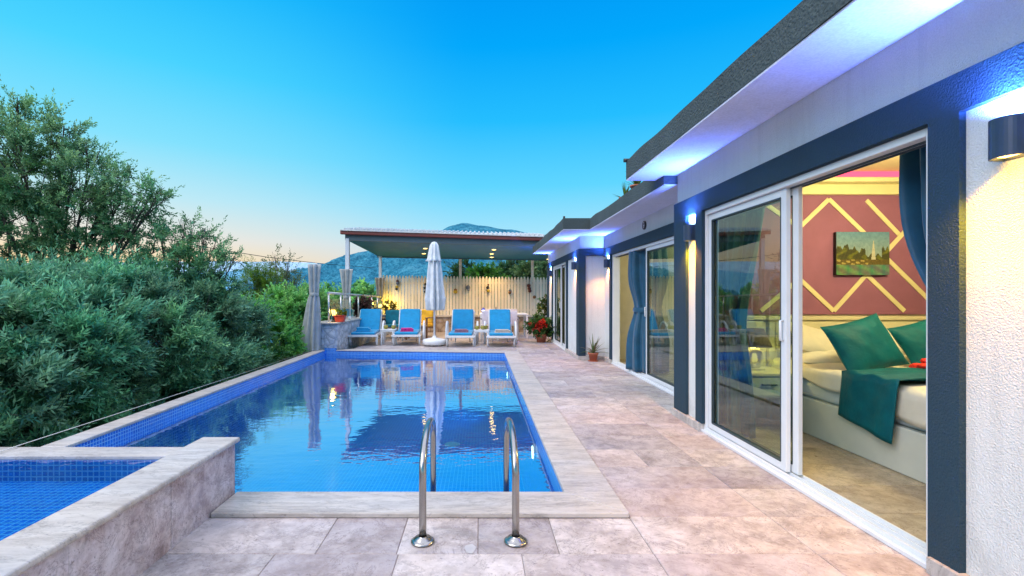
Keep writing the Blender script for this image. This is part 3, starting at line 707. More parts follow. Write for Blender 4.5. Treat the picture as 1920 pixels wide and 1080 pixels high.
def runner(u, v):
    y = 3.72+.50*v-.10*u*(1-v)*0; L = 1.9; s = u*L
    y = 3.40+.54*v
    wob = .010*math.sin(v*16+u*5)
    if s < .35: x, z = 2.968-.012*math.sin(v*9+1)-.015*(1-s/.35)*math.sin(v*6), .66-(.35-s)-.08*(1-v)*(1-s/.35); y += .05*(1-s/.35)
    else: x, z = 2.968+(s-.35), .690+wob+.02*max(0,math.sin(v*11+s*4))*min(1,(s-.35)*4)
    return (x, y, z)
tag(cloth_grid(runner, 70, 30, 'bed_runner', M['teal'], None, .008), 'teal satin throw draped across the bed and down its side', 'throw')
b = MB(); b.sm = True; rr = random.Random(4)
for k in range(16):
    cx, cy, cz = 3.72+rr.uniform(-.13,.13), 4.0+rr.uniform(-.08,.08), .705+rr.uniform(-.01,.05)
    b.lathe((cx,cy,cz), [(.0,-.022),(.03,-.018),(.042,0),(.03,.02),(.0,.026)], 9)
tag(b.build('folded_towel', M_plain('red fabric', (.75,.03,.015), .8, bump=.4)), 'crumpled red towel lying on the teal throw', 'towel')
ns = thing('nightstand', 'pale green grey bedside drawer unit under the table lamp', 'bedside table')
b = MB(); b.box(2.42,3.0,4.55,4.985,.33,.535); b.build('carcass', M['lacquer'], ns, bevel=.004)
b = MB(); b.box(2.40,3.005,4.53,4.99,.536,.562); b.build('top', M['headb'], ns, bevel=.004)
b = MB(); b.box(2.44,2.985,4.535,4.549,.35,.52); dr = b.build('drawer', M['lacquer'], ns, bevel=.004)
b = MB(); b.box(2.66,2.80,4.515,4.534,.45,.462); b.build('handle', M['black'], dr)
tl = thing('table_lamp', 'ceramic ring table lamp with grey tapered shade, glowing on the bedside table', 'lamp', (2.72,4.76,.562))
b = MB(); b.box(-.08,.08,-.05,.05,0,.02); b.tube([(.062*math.cos(t)*1,0,.115+.085*math.sin(t)) for t in [i*2*PI/24 for i in range(25)]], .028, 12, caps=False); b.build('base', M_plain('cream ceramic', (.75,.7,.5), .3), tl)
b = MB(); b.lathe((0,0,0), [(.155,.235),(.085,.41)], 32); o = b.build('lamp_shade', M_plain('grey shade', (.22,.16,.13), .8), tl); m = o.modifiers.new('s','SOLIDIFY'); m.thickness=.004
b = MB(); b.lathe((0,0,0), [(0,.26),(.03,.28),(.03,.32),(0,.34)], 12); b.build('bulb', M['e_yel'], tl)
light('bedside_bulb', 'POINT', (2.72,4.76,.83), 9, (1,.72,.16), shadow_soft_size=.04)
# canvas picture: a small grid of painted cells
nx_, ny_ = 120, 84
b = MB(); rr = random.Random(21)
x0, x1, z0, z1 = 3.735, 4.29, 1.515, 1.965; yq = YW-.06
def pic(u, v):
    n = rr.uniform(-.06,.06)
    if v > .36:
        sky = (.12+.30*(1-v), .30+.18*(1-v), .50-.15*(1-v))
        tl_ = .60+.10*math.sin(u*9)*max(0,1-u*1.6)+.05*math.sin(u*41)+.02*math.sin(u*97) if u < .55 else .46+.04*math.sin(u*50)
        if u > .86: tl_ = .62+.05*math.sin(u*80)
        if abs(u-.70) < .035*(1-(v-.45)/.42) and v < .80: return (.55,.55,.45)
        if v < tl_:
            g = .5+.5*math.sin(u*60+v*40)*math.sin(v*70-u*30)
            dk = .35+.65*max(0,math.sin(u*23+2*math.sin(v*19)))
            return ((.10+.30*g*abs(n)*8)*dk, (.13+.22*g*abs(n)*8+n*.5)*dk, .015)
        return tuple(max(0,c+n*.1) for c in sky)
    if v > .24:
        k = math.sin(u*35)*math.sin(v*60+u*8)
        return (.42+n,.34+n,.10) if k > .25 and u < .6 else (.12+n,.09+n*.5,.02)
    return (.05+.1*abs(math.sin(u*14)),.22+.07*math.sin(u*17+v*30)+n*.3,.10+.1*u)
for j in range(ny_):
    for i in range(nx_):
        c = pic((i+.5)/nx_, (j+.5)/ny_); u0,u1,v0,v1 = [k for k in (x0+(x1-x0)*i/nx_, x0+(x1-x0)*(i+1)/nx_, z0+(z1-z0)*j/ny_, z0+(z1-z0)*(j+1)/ny_)]
        b.add([(u0,yq,v0),(u1,yq,v0),(u1,yq,v1),(u0,yq,v1)], [(0,1,2,3)], (*[max(0,min(1,q*.75)) for q in c],1))
pc = thing('canvas_picture', 'canvas picture of a palm fringed lagoon hung on the dusty red wall', 'picture', (0,0,0))
b.build('print', M['vcol'], pc)
b = MB(); b.box(x0-.001,x1+.001,yq+.0005,YW-.021,z0-.001,z1+.001); b.build('canvas_edge', M['black'], pc)
for ob in pc.children: ob.rotation_euler = (0,0,0)
# ceiling spots and drapes
def cspot(x,y,z,label):
    b = MB(); b.lathe((x,y,z), [(.075,.0),(.075,-.008),(.055,-.01)], 24); o = tag(b.build('ceiling_light', M['plastic']), label, 'ceiling light')
    b = MB(); b.lathe((x,y,z), [(.055,-.0095),(0,-.0105)], 24); b.build('bulb', M['e_ceil'], o)
cspot(3.70,4.28,2.584,'small round ceiling light glowing in the near bedroom')
light('bedroom_ceiling', 'POINT', (3.70,3.6,2.2), 112, (1,.82,.38), shadow_soft_size=.15)
light('room_two', 'POINT', (4.2,7.3,2.1), 70, (1,.9,.5), shadow_soft_size=.15)
light('room_three', 'POINT', (4.0,12.0,2.1), 12, (1,.9,.5), shadow_soft_size=.15)
def drape(name, label, x, ya, yb, z0, z1, pull, mat, seed, folds=9, tie=1.0, dirn=1, depth=.05, gather=.35, cat='curtain', keep=.6, sg=.75):
    """flat pleated cloth hanging in the plane x, ya..yb; gathered at height tie towards dirn"""
    rr = random.Random(seed); ph = rr.uniform(0,6)
    def f(u, v):
        z = z1+(z0-z1)*v; k = math.exp(-((z-tie)/sg)**2) if z > tie else keep+(1-keep)*math.exp(-((z-tie)/.4)**2)
        k2 = 1-(1-gather)*k; c = yb if dirn > 0 else ya
        y = ya+(yb-ya)*u; y = c+(y-c)*k2
        if z < tie: y = y+0
        xx = x+depth*(.4+.6*k2)*math.sin(u*folds*2*PI+ph+.6*math.sin(z*2))+.012*math.sin(u*31+z*4)
        return (xx, y, z)
    o = cloth_grid(f, folds*12, 40, name, mat, None, .004)
    return tag(o, label, cat)
drape('curtain', 'teal drape swept aside at the near edge of the first door', 2.42, 1.95, 2.755, .03, 2.50, 0, M['teal_drape'], 3, 7, tie=1.0, dirn=-1, gather=.66, keep=1.0, sg=.45)
drape('curtain', 'teal drape behind the fixed glass of the first door', 2.42, 4.02, 4.66, .03, 2.5, 0, M['teal_drape'], 5, 7, tie=1.05, dirn=1, gather=.4)
drape('sheer_curtain', 'pale sage sheer beside the teal drape behind the first door glass', 2.36, 4.2, 4.75, .03, 2.5, 0, M['sheer'], 6, 9, tie=1.05, dirn=1, gather=.5)
t = thing('curtain', 'blue tied drape in the open half of the second door', 'curtain', (2.80,8.02,0))
rings = []
for j in range(31):
    z = 2.2+(.06-2.2)*j/30; k = math.exp(-((z-1.08)/.33)**2); rings.append((0,0,z,.30-.10*k-.05*(z/2.2)**3,1-.3*k))
b = MB(); b.folded(rings, 9, .12, 120, 4, flat=1.15); b.build('cloth', M['teal_drape'], t)
b = MB(); b.lathe((0,0,1.06), [(.225,-.04),(.235,0),(.225,.04)], 40); b.build('tie_band', M['teal_drape'], t)
drape('curtain', 'dark green drape inside the far glass door', 2.3, 11.3, 12.1, .03, 2.3, 0, M_plain('green drape', (.02,.12,.10), .8), 9, 7, tie=1, dirn=1, gather=.8)
b2 = thing('bed', 'bed with cream cover in the second room behind the blue drape', 'bed')
b = MB(); b.box(3.6,5.4,6.2,8.2,.02,.40); b.build('base', M['lacquer'], b2, bevel=.01)
b = MB(); b.box(3.6,5.4,6.2,8.2,.401,.66); b.build('mattress', M['sheet'], b2, bevel=.05, seg=3)
pillow('cushion', 'red cushion on the bed of the second room', (3.85,7.9,.80), (.42,.42,.16), (R(60),0,R(-20)), M_plain('red fabric', (.6,.05,.03), .8), 12, cat='cushion')
# ------------------------------------------------------------------ loungers
def make_lounger():
    t = thing('sun_lounger', 'x', 'sun lounger', group='blue cushioned sun loungers in a row by the pool')
    W = .315
    b = MB()
    for s in (-1,1): b.obox((s*W,.64,.262),(.045,1.30,.055))
    b.obox((0,.01,.262),(.63,.05,.055)); b.obox((0,1.28,.262),(.6,.05,.05))
    for k in range(9): b.obox((0,.14+k*.125,.276),(.6,.06,.014))
    for s in (-1,1): b.obox((s*.355,.02,.262),(.04,.07,.045))
    b.build('frame', M['plastic'], t, bevel=.012)
    for s in (-1,1):
        b = MB(); b.tube([(s*.335,.05,.27),(s*.335,.07,.12),(s*.335,.12,.022),(s*.335,.17,.016),(s*.335,.21,.05),(s*.335,.27,.27)], [.022,.02,.02,.02,.02,.022], 10); b.build('leg', M['plastic'], t)
        b = MB(); b.tube([(s*.35,1.62,.016),(s*.35,1.58,.26)], .022, 10); b.build('leg', M['plastic'], t)
        b = MB(); pts = [(s*.415,.74+.33*(1-math.cos(PI*k/14)), .03+.55*math.sin(PI*k/14)**.75 if 0<k<14 else .016) for k in range(15)]; b.tube(pts, .029, 10); b.build('armrest', M['plastic'], t)
        b = MB(); b.tube([(s*.2,1.2,.02),(s*.2,1.2,.26)], .018, 8); b.build('leg', M['plastic'], t)
    ang = R(56); ca, sa = math.cos(ang), math.sin(ang); Mx = Matrix.Rotation(ang, 4, 'X')
    b = MB(); c = (0, 1.18+.35*ca, .28+.35*sa)
    b.obox(c, (.60,.72,.02), Mx); 
    for s in (-1,1): b.obox((s*.30,c[1],c[2]), (.035,.75,.04), Mx)
    b.obox((0,1.18+.725*ca,.28+.725*sa),(.56,.035,.04), Mx); b.build('back_frame', M['plastic'], t, bevel=.01)
    b = MB(); b.obox((0,.60,.322),(.60,1.20,.072)); b.build('seat_cushion', M['cush'], t, bevel=.03, seg=4)
    b = MB(); b.obox((0,1.16+.34*ca-.045*sa,.30+.34*sa+.045*ca),(.575,.72,.07), Mx); b.build('back_cushion', M['cush'], t, bevel=.03, seg=4)
    return t
proto = make_lounger()
spots = [(-3.0,12.28,5,'blue cushioned lounger beside the stone wall, with a rolled blue towel'),
         (-1.90,12.33,4,'blue cushioned lounger left of the closed parasol, with a magenta towel'),
         (-.50,12.05,-1,'blue cushioned lounger right of the closed parasol, with a mauve towel'),
         (.53,11.98,-1,'blue cushioned lounger in front of the white dining set, with a beige towel')]
tw = [((-.06,.30,.405),(.36,.30,.10),M['cush'],'blue towel','folded blue towel on the lounger by the stone wall'),
      ((-.02,.28,.395),(.34,.26,.085),M_plain('magenta towel',(.50,.02,.20),.9,bump=.5,var=.4,scale=30),'magenta','folded magenta towel on the lounger left of the parasol'),
      ((.02,.26,.39),(.36,.24,.08),M_plain('mauve towel',(.25,.14,.20),.9,bump=.5,var=.3,scale=20),'mauve','folded mauve towel on the lounger right of the parasol'),
      ((.04,.26,.39),(.40,.24,.075),M_plain('beige towel',(.50,.44,.38),.9,bump=.5,var=.15,scale=20),'beige','folded beige towel on the lounger before the dining set')]
for i,(x,y,a,lab) in enumerate(spots):
    o = proto if i == 0 else dup(proto)
    o.location = (x,y,0); o.rotation_euler = (0,0,R(a)); o['label'] = lab
    loc,sz,mt,_,tl_ = tw[i]
    b = MB(); b.obox((0,0,-.012),(sz[0],sz[1],sz[2]*.42)); b.obox((.012,.008,sz[2]*.30),(sz[0]*.95,sz[1]*.94,sz[2]*.45)); b.obox((-.01,-.004,sz[2]*.62),(sz[0]*.86,sz[1]*.85,sz[2]*.30))
    tt = b.build('folded_towel', mt, None, bevel=.016, seg=4); tt.location = (x+loc[0], y+loc[1], loc[2]-.015); tt.rotation_euler = (0,0,R(a+4)); tag(tt, tl_, 'towel')

# parasol
um = thing('parasol', 'closed white parasol on a round base between the loungers', 'parasol', (-1.18,12.42,0))
b = MB(); b.lathe((0,0,.0), [(.0,.03),(.27,.03),(.30,.05),(.305,.13),(.285,.165),(.12,.20),(.05,.215),(.045,.26),(.0,.26)], 40); b.build('base', M['plastic'], um)
for k in range(6):
    a = k*PI/3+.3; b = MB(); b.tube([(.2*math.cos(a),.2*math.sin(a),.0),(.2*math.cos(a),.2*math.sin(a),.04)], .025, 10); b.build('foot', M['plastic'], um)
b = MB(); b.tube([(0,0,.2),(0,0,2.6)], .026, 14); b.build('pole', M['plastic'], um)
prof = [(2.69,.02),(2.67,.06),(2.60,.10),(2.45,.125),(2.32,.145),(2.24,.155)]
b = MB(); b.folded([(0,0,z,r,1) for z,r in prof]+[(0,0,2.19,.185,1.3),(0,0,2.18,.16,1.3)], 8, .13, 96, 2); b.build('top_vent', M['canvas'], um)
rings = [(0,0,2.30,.12,1),(0,0,2.15,.13,1),(0,0,1.9,.155,1),(0,0,1.65,.165,1.1),(0,0,1.45,.18,1.2),(0,0,1.28,.19,1.3),(0,0,1.22,.20,1.4),(0,0,1.15,.195,1.3),(0,0,1.02,.185,1.4),(0,0,.95,.175,1.6),(0,0,.92,.15,1.8)]
rr_ = []
for a,b_ in zip(rings,rings[1:]):
    for k in range(3): rr_.append(tuple(a[i]+(b_[i]-a[i])*k/3 for i in range(5)))
rr_.append(rings[-1])
b = MB(); b.folded(rr_, 8, .22, 128, 9); b.build('canopy', M['canvas'], um)

# side tables with amber cups
def side_table(x, y, label, cups):
    t = thing('side_table', label, 'side table', (x,y,0), group='white plastic side tables between the loungers')
    b = MB(); b.obox((0,0,.395),(.40,.36,.03)); b.obox((0,-.165,.365),(.36,.02,.04)); b.build('tabletop', M['plastic'], t, bevel=.01)
    for sx in (-1,1):
        for sy in (-1,1):
            b = MB(); b.prism([(sx*.165+u,sy*.15+v) for u,v in ((-.018,-.018),(.018,-.018),(.018,.018),(-.018,.018))], .0, .382); b.build('leg', M['plastic'], t, bevel=.005)
    for (cx,cy,lab) in cups:
        c = MB(); c.lathe((0,0,0), [(.0,.003),(.035,.003),(.058,.03),(.062,.06),(.052,.10),(.048,.10),(.055,.06),(.05,.035),(0,.02)], 22)
        o = c.build('amber_bowl', M['amber']); o.location = (x+cx,y+cy,.411); tag(o, lab, 'bowl', 'round green amber candle bowls')
side_table(-2.42,12.75,'white side table left of the parasol holding two green amber bowls',[(-.07,-.05,'green amber bowl on the left side table, nearer the stone wall'),(.13,-.03,'green amber bowl on the left side table, nearer the parasol')])
side_table(.04,12.55,'white side table right of the parasol holding green amber bowls',[(-.12,-.04,'green amber bowl at the left of the right side table'),(.03,-.03,'green amber bowl in the middle of the right side table'),(.10,.05,'green amber bowl at the back of the right side table')])

# dining set
dt = thing('dining_table', 'white dining table with solid end legs under the shelter', 'table')
b = MB(); b.box(.0,1.46,14.55,15.5,.70,.745); b.build('tabletop', M['plastic'], dt, bevel=.008)
for x in (.0,1.40):
    for y in (14.56,15.43):
        b = MB(); b.box(x+.001,x+.06,y,y+.06,0,.699); b.build('leg', M['plastic'], dt, bevel=.004)
def dchair(x, y, rz, label, w=.5):
    t = thing('dining_chair', label, 'chair', (x,y,0), rz, group='white dining chairs')
    b = MB(); b.obox((0,0,.43),(w,.46,.03)); b.build('seat', M['plastic'], t, bevel=.01)
    b = MB(); b.obox((0,-.23,.655),(w,.03,.40)); b.build('backrest', M_plain('pale lavender mesh',(.78,.72,.80),.7), t, bevel=.012)
    for sx in (-1,1):
        for sy in (-1,1):
            b = MB(); b.box(sx*w/2-.02,sx*w/2+.02,sy*.21-.02,sy*.21+.02,0,.60 if sy>0 else .45); b.build('leg', M['plastic'], t, bevel=.005)
        b = MB(); b.obox((sx*w/2,0,.61),(.045,.46,.025)); b.build('armrest', M_plain('dark armrest',(.08,.09,.12),.5), t, bevel=.006)
dchair(.27,14.15,R(4),'white dining chair at the left end of the table side facing the pool',.46)
dchair(.80,14.10,0,'wide white dining chair behind the fourth lounger',.56)
dchair(.35,15.75,PI,'white dining chair on the fence side of the table, left',.46)
dchair(1.0,15.75,PI,'white dining chair on the fence side of the table, right',.46)
lt = thing('table_lantern', 'small blue roofed lantern glowing on the dining table', 'lantern', (.10,15.0,.745))
b = MB(); b.lathe((0,0,0), [(0,0),(.05,0),(.05,.012),(0,.012)], 8); b.build('base', M_plain('navy paint',(.02,.03,.25),.4), lt)
b = MB(); b.lathe((0,0,0), [(.035,.013),(.045,.10)], 8); b.build('glass', emit('cool glow',(.55,.65,1,1),4), lt)
b = MB(); b.lathe((0,0,0), [(.07,.101),(.03,.15),(.012,.17),(.0,.2)], 8); b.build('roof', M_plain('navy paint',(.02,.03,.25),.4), lt)
light('lantern_glow','POINT',(.10,14.93,.85),4,(.75,.65,1),shadow_soft_size=.04)
b = MB(); b.lathe((0,0,0), [(0,0),(.035,.005),(.038,.10),(.015,.15),(.014,.2),(0,.2)], 14); o=b.build('bottle', M_plain('brown glass',(.09,.04,.02),.2)); o.location=(.50,15.0,.745); tag(o,'brown bottle standing on the dining table','bottle')
b = MB(); b.lathe((0,0,0), [(0,0),(.045,.01),(.05,.05),(.02,.09),(0,.09)], 14); o=b.build('yellow_bowl', M['yellow_cush']); o.location=(.40,14.98,.745); tag(o,'small yellow bowl left of the brown bottle','bowl')
b = MB(); b.lathe((0,0,0), [(0,0),(.05,.01),(.055,.06),(.03,.10),(0,.10)], 14); o=b.build('brown_jar', M_plain('brown clay',(.10,.04,.03),.4)); o.location=(.60,15.02,.745); tag(o,'squat brown jar right of the bottle on the table','jar')

def armchair(x, y, rz, label, cm, clabel):
    t = thing('garden_armchair', label, 'armchair', (x,y,0), rz, group='teak garden armchairs')
    b = MB()
    for sx in (-1,1):
        for sy in (-1,1): b.obox((sx*.33,sy*.3,.3),(.05,.05,.60))
        b.obox((sx*.33,0,.61),(.08,.72,.03))
    b.obox((0,-.3,.30),(.62,.03,.09)); b.obox((0,.3,.30),(.62,.03,.09)); b.obox((0,0,.30),(.62,.6,.03)); b.build('frame', M['wood'], t, bevel=.006)
    b = MB()
    for k in range(4): b.obox((0,.32,.42+.11*k),(.62,.025,.06))
    b.build('backrest', M['wood'], t, bevel=.004)
    b = MB(); b.obox((0,0,.37),(.58,.56,.11)); b.build('seat_cushion', cm, t, bevel=.04, seg=3)
    b = MB(); b.obox((0,.24,.63),(.56,.12,.44), Matrix.Rotation(R(-10),4,'X')); b.build('back_cushion', cm, t, bevel=.045, seg=3)
armchair(-2.62,14.7,R(8),'teak armchair with teal cushions behind the first lounger', M['teal_cush'], '')
armchair(-1.84,15.1,R(-20),'teak armchair with yellow cushions behind the second lounger', M['yellow_cush'], '')
ct = thing('coffee_table', 'low brown wooden table behind the loungers', 'table')
b = MB(); b.box(-2.2,-1.6,14.0,14.6,.36,.40); b.build('tabletop', M['wood'], ct, bevel=.005)
for x in (-2.18,-1.67):
    for y in (14.02,14.53): b = MB(); b.box(x,x+.05,y,y+.05,0,.36); b.build('leg', M['wood'], ct)

# ------------------------------------------------------------------ foliage engine
def basis(d):
    up = np.where(np.abs(d[:,2:3])<.9, np.array([[0,0,1.]]), np.array([[1.,0,0]]))
    a = np.cross(d, up); a /= np.linalg.norm(a,axis=1,keepdims=True); return a, np.cross(a, d)
def shoots(P, D, L, per, leaf, width, cdark, clight, rng, spread=.9, tip=.35, curl=.2):
    """P,D (n,3), L (n,) -> leaf quads along each shoot. returns verts, quads, colours"""
    n = len(P); A, Bv = basis(D)
    t = (np.arange(per)+.5)/per
    T = np.broadcast_to(t, (n,per)); az = np.arange(per)*2.4+rng.uniform(0,6.28,(n,1))
    side = A[:,None,:]*np.cos(az)[...,None]+Bv[:,None,:]*np.sin(az)[...,None]
    sp = spread*(1-.55*T)[...,None]
    ld = D[:,None,:]*(1-.5*sp)+side*sp+rng.normal(0,.16,(n,per,3)); ld[...,2] -= curl*.3
    ld /= np.linalg.norm(ld,axis=2,keepdims=True)
    base = P[:,None,:]+D[:,None,:]*(L[:,None]*T)[...,None]
    ll = leaf*rng.uniform(.65,1.25,(n,per))[...,None]; ww = width*rng.uniform(.75,1.25,(n,per))[...,None]
    nrm = np.cross(ld, side+rng.normal(0,.5,(n,per,3))); nrm /= (np.linalg.norm(nrm,axis=2,keepdims=True)+1e-9)
    v0 = base; v1 = base+ld*ll*.45+nrm*ww; v2 = base+ld*ll; v3 = base+ld*ll*.45-nrm*ww
    V = np.stack([v0,v1,v2,v3],2).reshape(-1,3)
    m = n*per; Q = np.arange(m*4).reshape(m,4)
    k = np.clip(rng.uniform(0,1,(n,1))*.55+rng.uniform(0,1,(n,per))*.35+tip*T-.1,0,1).reshape(-1,1)
    Cc = np.array(cdark)*(1-k)+np.array(clight)*k
    return V, Q, Cc
def leafmesh(name, parts, mat, parent=None):
    V = np.concatenate([p[0] for p in parts]); C = np.concatenate([p[2] for p in parts]); o = 0; Qs = []
    for p in parts: Qs.append(p[1]+o); o += len(p[0])
    Q = np.concatenate(Qs); me = bpy.data.meshes.new(name)
    me.vertices.add(len(V)); me.vertices.foreach_set('co', V.astype(np.float32).ravel())
    me.loops.add(Q.size); me.loops.foreach_set('vertex_index', Q.astype(np.int32).ravel())
    me.polygons.add(len(Q)); me.polygons.foreach_set('loop_start', (np.arange(len(Q))*Q.shape[1]).astype(np.int32))
    me.update(calc_edges=True)
    at = me.color_attributes.new('col','FLOAT_COLOR','CORNER')
    cc = np.concatenate([np.repeat(C, Q.shape[1], axis=0), np.ones((Q.size,1))],1).astype(np.float32); at.data.foreach_set('color', cc.ravel())
    me.materials.append(mat); ob = bpy.data.objects.new(name, me); COL.objects.link(ob)
    if parent: ob.parent = parent
    return ob
def crown(clumps, dens, rng, **k):
    """clumps: (x,y,z,r[,density factor]) -> leaf geometry on lumpy shells"""
    out = []
    for c in clumps:
        x,y,z,r = c[:4]; df = c[4] if len(c)>4 else 1
        n = max(6,int(dens*df*r*r*12))
        d = rng.normal(0,1,(n,3)); d /= np.linalg.norm(d,axis=1,keepdims=True)
        # lumps: pull points towards random sub centres so that dark gaps open between sprays
        m = max(5,int(9+r*10)); sc = rng.normal(0,1,(m,3)); sc /= np.linalg.norm(sc,axis=1,keepdims=True); sc *= rng.uniform(.75,1.12,(m,1))
        idx = (d@sc.T).argmax(1); w = rng.uniform(.25,.75,(n,1))
        q = d*rng.uniform(.55,1.05,(n,1))*(1-w)+sc[idx]*w
        P = np.array([x,y,z])+q*np.array([r,r,r*.85])
        D = q/np.linalg.norm(q,axis=1,keepdims=True)+rng.normal(0,.35,(n,3))+np.array([0,0,.35]); D /= np.linalg.norm(D,axis=1,keepdims=True)
        L = rng.uniform(.5,1.3,n)*k['shoot']; wild = rng.uniform(0,1,n) < .14; L = np.where(wild, L*1.7, L); P = np.where(wild[:,None], P+D*r*.13, P)
        kk = dict(k); kk.pop('shoot'); 
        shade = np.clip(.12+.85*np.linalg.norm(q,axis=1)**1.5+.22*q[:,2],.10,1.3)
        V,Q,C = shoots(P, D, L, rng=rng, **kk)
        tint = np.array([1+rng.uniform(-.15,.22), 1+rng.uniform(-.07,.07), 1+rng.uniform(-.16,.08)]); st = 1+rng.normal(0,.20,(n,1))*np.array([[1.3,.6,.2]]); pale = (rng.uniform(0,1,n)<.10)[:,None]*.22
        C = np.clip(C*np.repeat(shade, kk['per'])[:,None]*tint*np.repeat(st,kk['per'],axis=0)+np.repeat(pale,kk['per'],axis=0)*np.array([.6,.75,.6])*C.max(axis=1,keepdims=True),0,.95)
        out.append((V,Q,C))
    return out
def limbs(name, base, clumps, r0, parent, rng, mat=None, twigs=5):
    b = MB(); B0 = Vector(base); rr = random.Random(int(rng.integers(1e6)))
    cen = Vector((sum(c[0] for c in clumps)/len(clumps), sum(c[1] for c in clumps)/len(clumps), min(c[2] for c in clumps)))
    fork = B0.lerp(cen, .55); fork.z = B0.z+(cen.z-B0.z)*.6
    b.tube([B0, B0.lerp(fork,.5)+Vector((rr.uniform(-.1,.1),rr.uniform(-.1,.1),0)), fork], [r0,r0*.85,r0*.7], 10)
    for c in clumps:
        e = Vector(c[:3]); mid = fork.lerp(e,.5)+Vector((rr.uniform(-.2,.2),rr.uniform(-.2,.2),rr.uniform(0,.25)))*c[3]
        b.tube([fork, mid, e], [r0*.40,r0*.2,r0*.07], 6, caps=False)
        for k in range(twigs):
            d = Vector((rr.gauss(0,1),rr.gauss(0,1),rr.gauss(.4,1))).normalized(); q = e+d*c[3]*rr.uniform(.7,1.0); s = mid.lerp(e, rr.uniform(.3,1))
            b.tube([s, s.lerp(q,.5)+Vector((0,0,.06)), q], [r0*.10,r0*.06,.004], 4, caps=False)
    return b.build(name, mat or M['wooddark'], parent)
OL = dict(per=14, leaf=.085, width=.0115, cdark=(.005,.07,.035), clight=(.24,.60,.33), shoot=.22)
def tree(name, label, clumps, base, r0, dens, seed, cat='tree', group=None, mat='leaf', twigs=5, **k):
    rng = np.random.default_rng(seed); t = thing(name, label, cat, base, group=group)
    o = leafmesh('crown', crown(clumps, dens, rng, **k), M[mat]); w = limbs('trunk', base, clumps, r0, None, rng, twigs=twigs)
    for q in (o, w): q.parent = t; q.matrix_parent_inverse = Matrix.Translation(-Vector(base))
    return t
def W(px, py, Y): return ((px-900)/900*Y, Y, 1.3+(554-py)/900*Y)
def clump(px, py, rp, Y, df=1, dy=0): x,y,z = W(px,py,Y); return (x, y+dy, z, rp/900*Y, df)
rr = random.Random(8)
# tall olive at far left, sky showing through
A = [clump(px,py,r,8.6+dy,df) for px,py,r,dy,df in [(15,245,62,0,.55),(95,265,55,.3,.5),(-70,260,75,.2,.6),(50,320,72,-.2,.7),(135,320,55,.4,.5),(165,350,52,0,.55),(232,362,48,.2,.42),(275,382,34,.1,.4),(100,390,75,.1,.42),(190,410,55,.3,.35),(255,425,42,.3,.42),
     (10,410,80,0,.5),(-90,380,90,.3,.8),(60,455,75,.5,.5),(150,460,62,.3,.35),(-170,300,90,.5,.7),(120,235,26,.2,.25),(30,200,24,0,.22),(170,290,26,.2,.25),(300,365,18,.1,.3),(210,325,24,.2,.25),(200,480,55,.4,.4),(290,470,38,.4,.5)]]
OLF = dict(OL, leaf=.065, cdark=(.008,.08,.03), clight=(.30,.64,.30))
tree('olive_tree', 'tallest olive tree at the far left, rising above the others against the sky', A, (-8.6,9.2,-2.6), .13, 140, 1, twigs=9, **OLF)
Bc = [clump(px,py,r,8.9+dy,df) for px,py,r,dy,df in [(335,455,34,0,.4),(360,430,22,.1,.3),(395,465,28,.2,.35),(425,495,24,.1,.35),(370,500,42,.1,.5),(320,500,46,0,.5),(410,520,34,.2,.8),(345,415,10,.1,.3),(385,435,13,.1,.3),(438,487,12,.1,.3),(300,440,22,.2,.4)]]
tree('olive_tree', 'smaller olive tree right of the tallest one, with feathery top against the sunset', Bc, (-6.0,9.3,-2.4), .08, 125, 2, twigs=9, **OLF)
# near olive bushes hugging the pool
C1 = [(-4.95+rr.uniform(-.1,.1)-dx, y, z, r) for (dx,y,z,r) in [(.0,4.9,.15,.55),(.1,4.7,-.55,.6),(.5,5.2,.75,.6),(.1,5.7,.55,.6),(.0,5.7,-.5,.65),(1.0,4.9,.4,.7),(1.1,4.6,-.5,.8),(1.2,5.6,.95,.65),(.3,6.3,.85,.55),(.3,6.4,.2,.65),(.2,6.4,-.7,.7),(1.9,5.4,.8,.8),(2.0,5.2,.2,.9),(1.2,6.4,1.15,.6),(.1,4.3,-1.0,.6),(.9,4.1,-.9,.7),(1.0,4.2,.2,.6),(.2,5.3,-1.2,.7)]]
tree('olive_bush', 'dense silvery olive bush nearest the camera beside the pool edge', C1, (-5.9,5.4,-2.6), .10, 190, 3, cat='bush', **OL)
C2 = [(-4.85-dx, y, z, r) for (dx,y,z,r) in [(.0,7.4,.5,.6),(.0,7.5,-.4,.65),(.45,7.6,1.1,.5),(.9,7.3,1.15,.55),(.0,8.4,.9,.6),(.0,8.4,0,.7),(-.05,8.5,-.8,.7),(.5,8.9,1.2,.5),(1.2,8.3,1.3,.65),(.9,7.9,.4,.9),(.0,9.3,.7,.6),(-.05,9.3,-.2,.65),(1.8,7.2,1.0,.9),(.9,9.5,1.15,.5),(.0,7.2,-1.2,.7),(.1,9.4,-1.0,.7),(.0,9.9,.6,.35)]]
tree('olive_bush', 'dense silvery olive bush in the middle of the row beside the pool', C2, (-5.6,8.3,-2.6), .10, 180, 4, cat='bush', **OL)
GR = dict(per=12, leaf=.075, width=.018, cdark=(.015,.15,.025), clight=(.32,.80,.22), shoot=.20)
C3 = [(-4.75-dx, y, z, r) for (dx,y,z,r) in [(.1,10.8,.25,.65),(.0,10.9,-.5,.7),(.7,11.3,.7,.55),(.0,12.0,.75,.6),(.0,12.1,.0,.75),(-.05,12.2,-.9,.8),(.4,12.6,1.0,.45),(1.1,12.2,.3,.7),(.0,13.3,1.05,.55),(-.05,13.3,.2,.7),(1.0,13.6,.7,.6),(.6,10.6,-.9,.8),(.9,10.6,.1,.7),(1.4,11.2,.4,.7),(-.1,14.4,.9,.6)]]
tree('broadleaf_bush', 'bright green rounded bush just left of the grey corner curtain', C3, (-5.4,12.2,-2.6), .09, 130, 5, cat='bush', **GR)
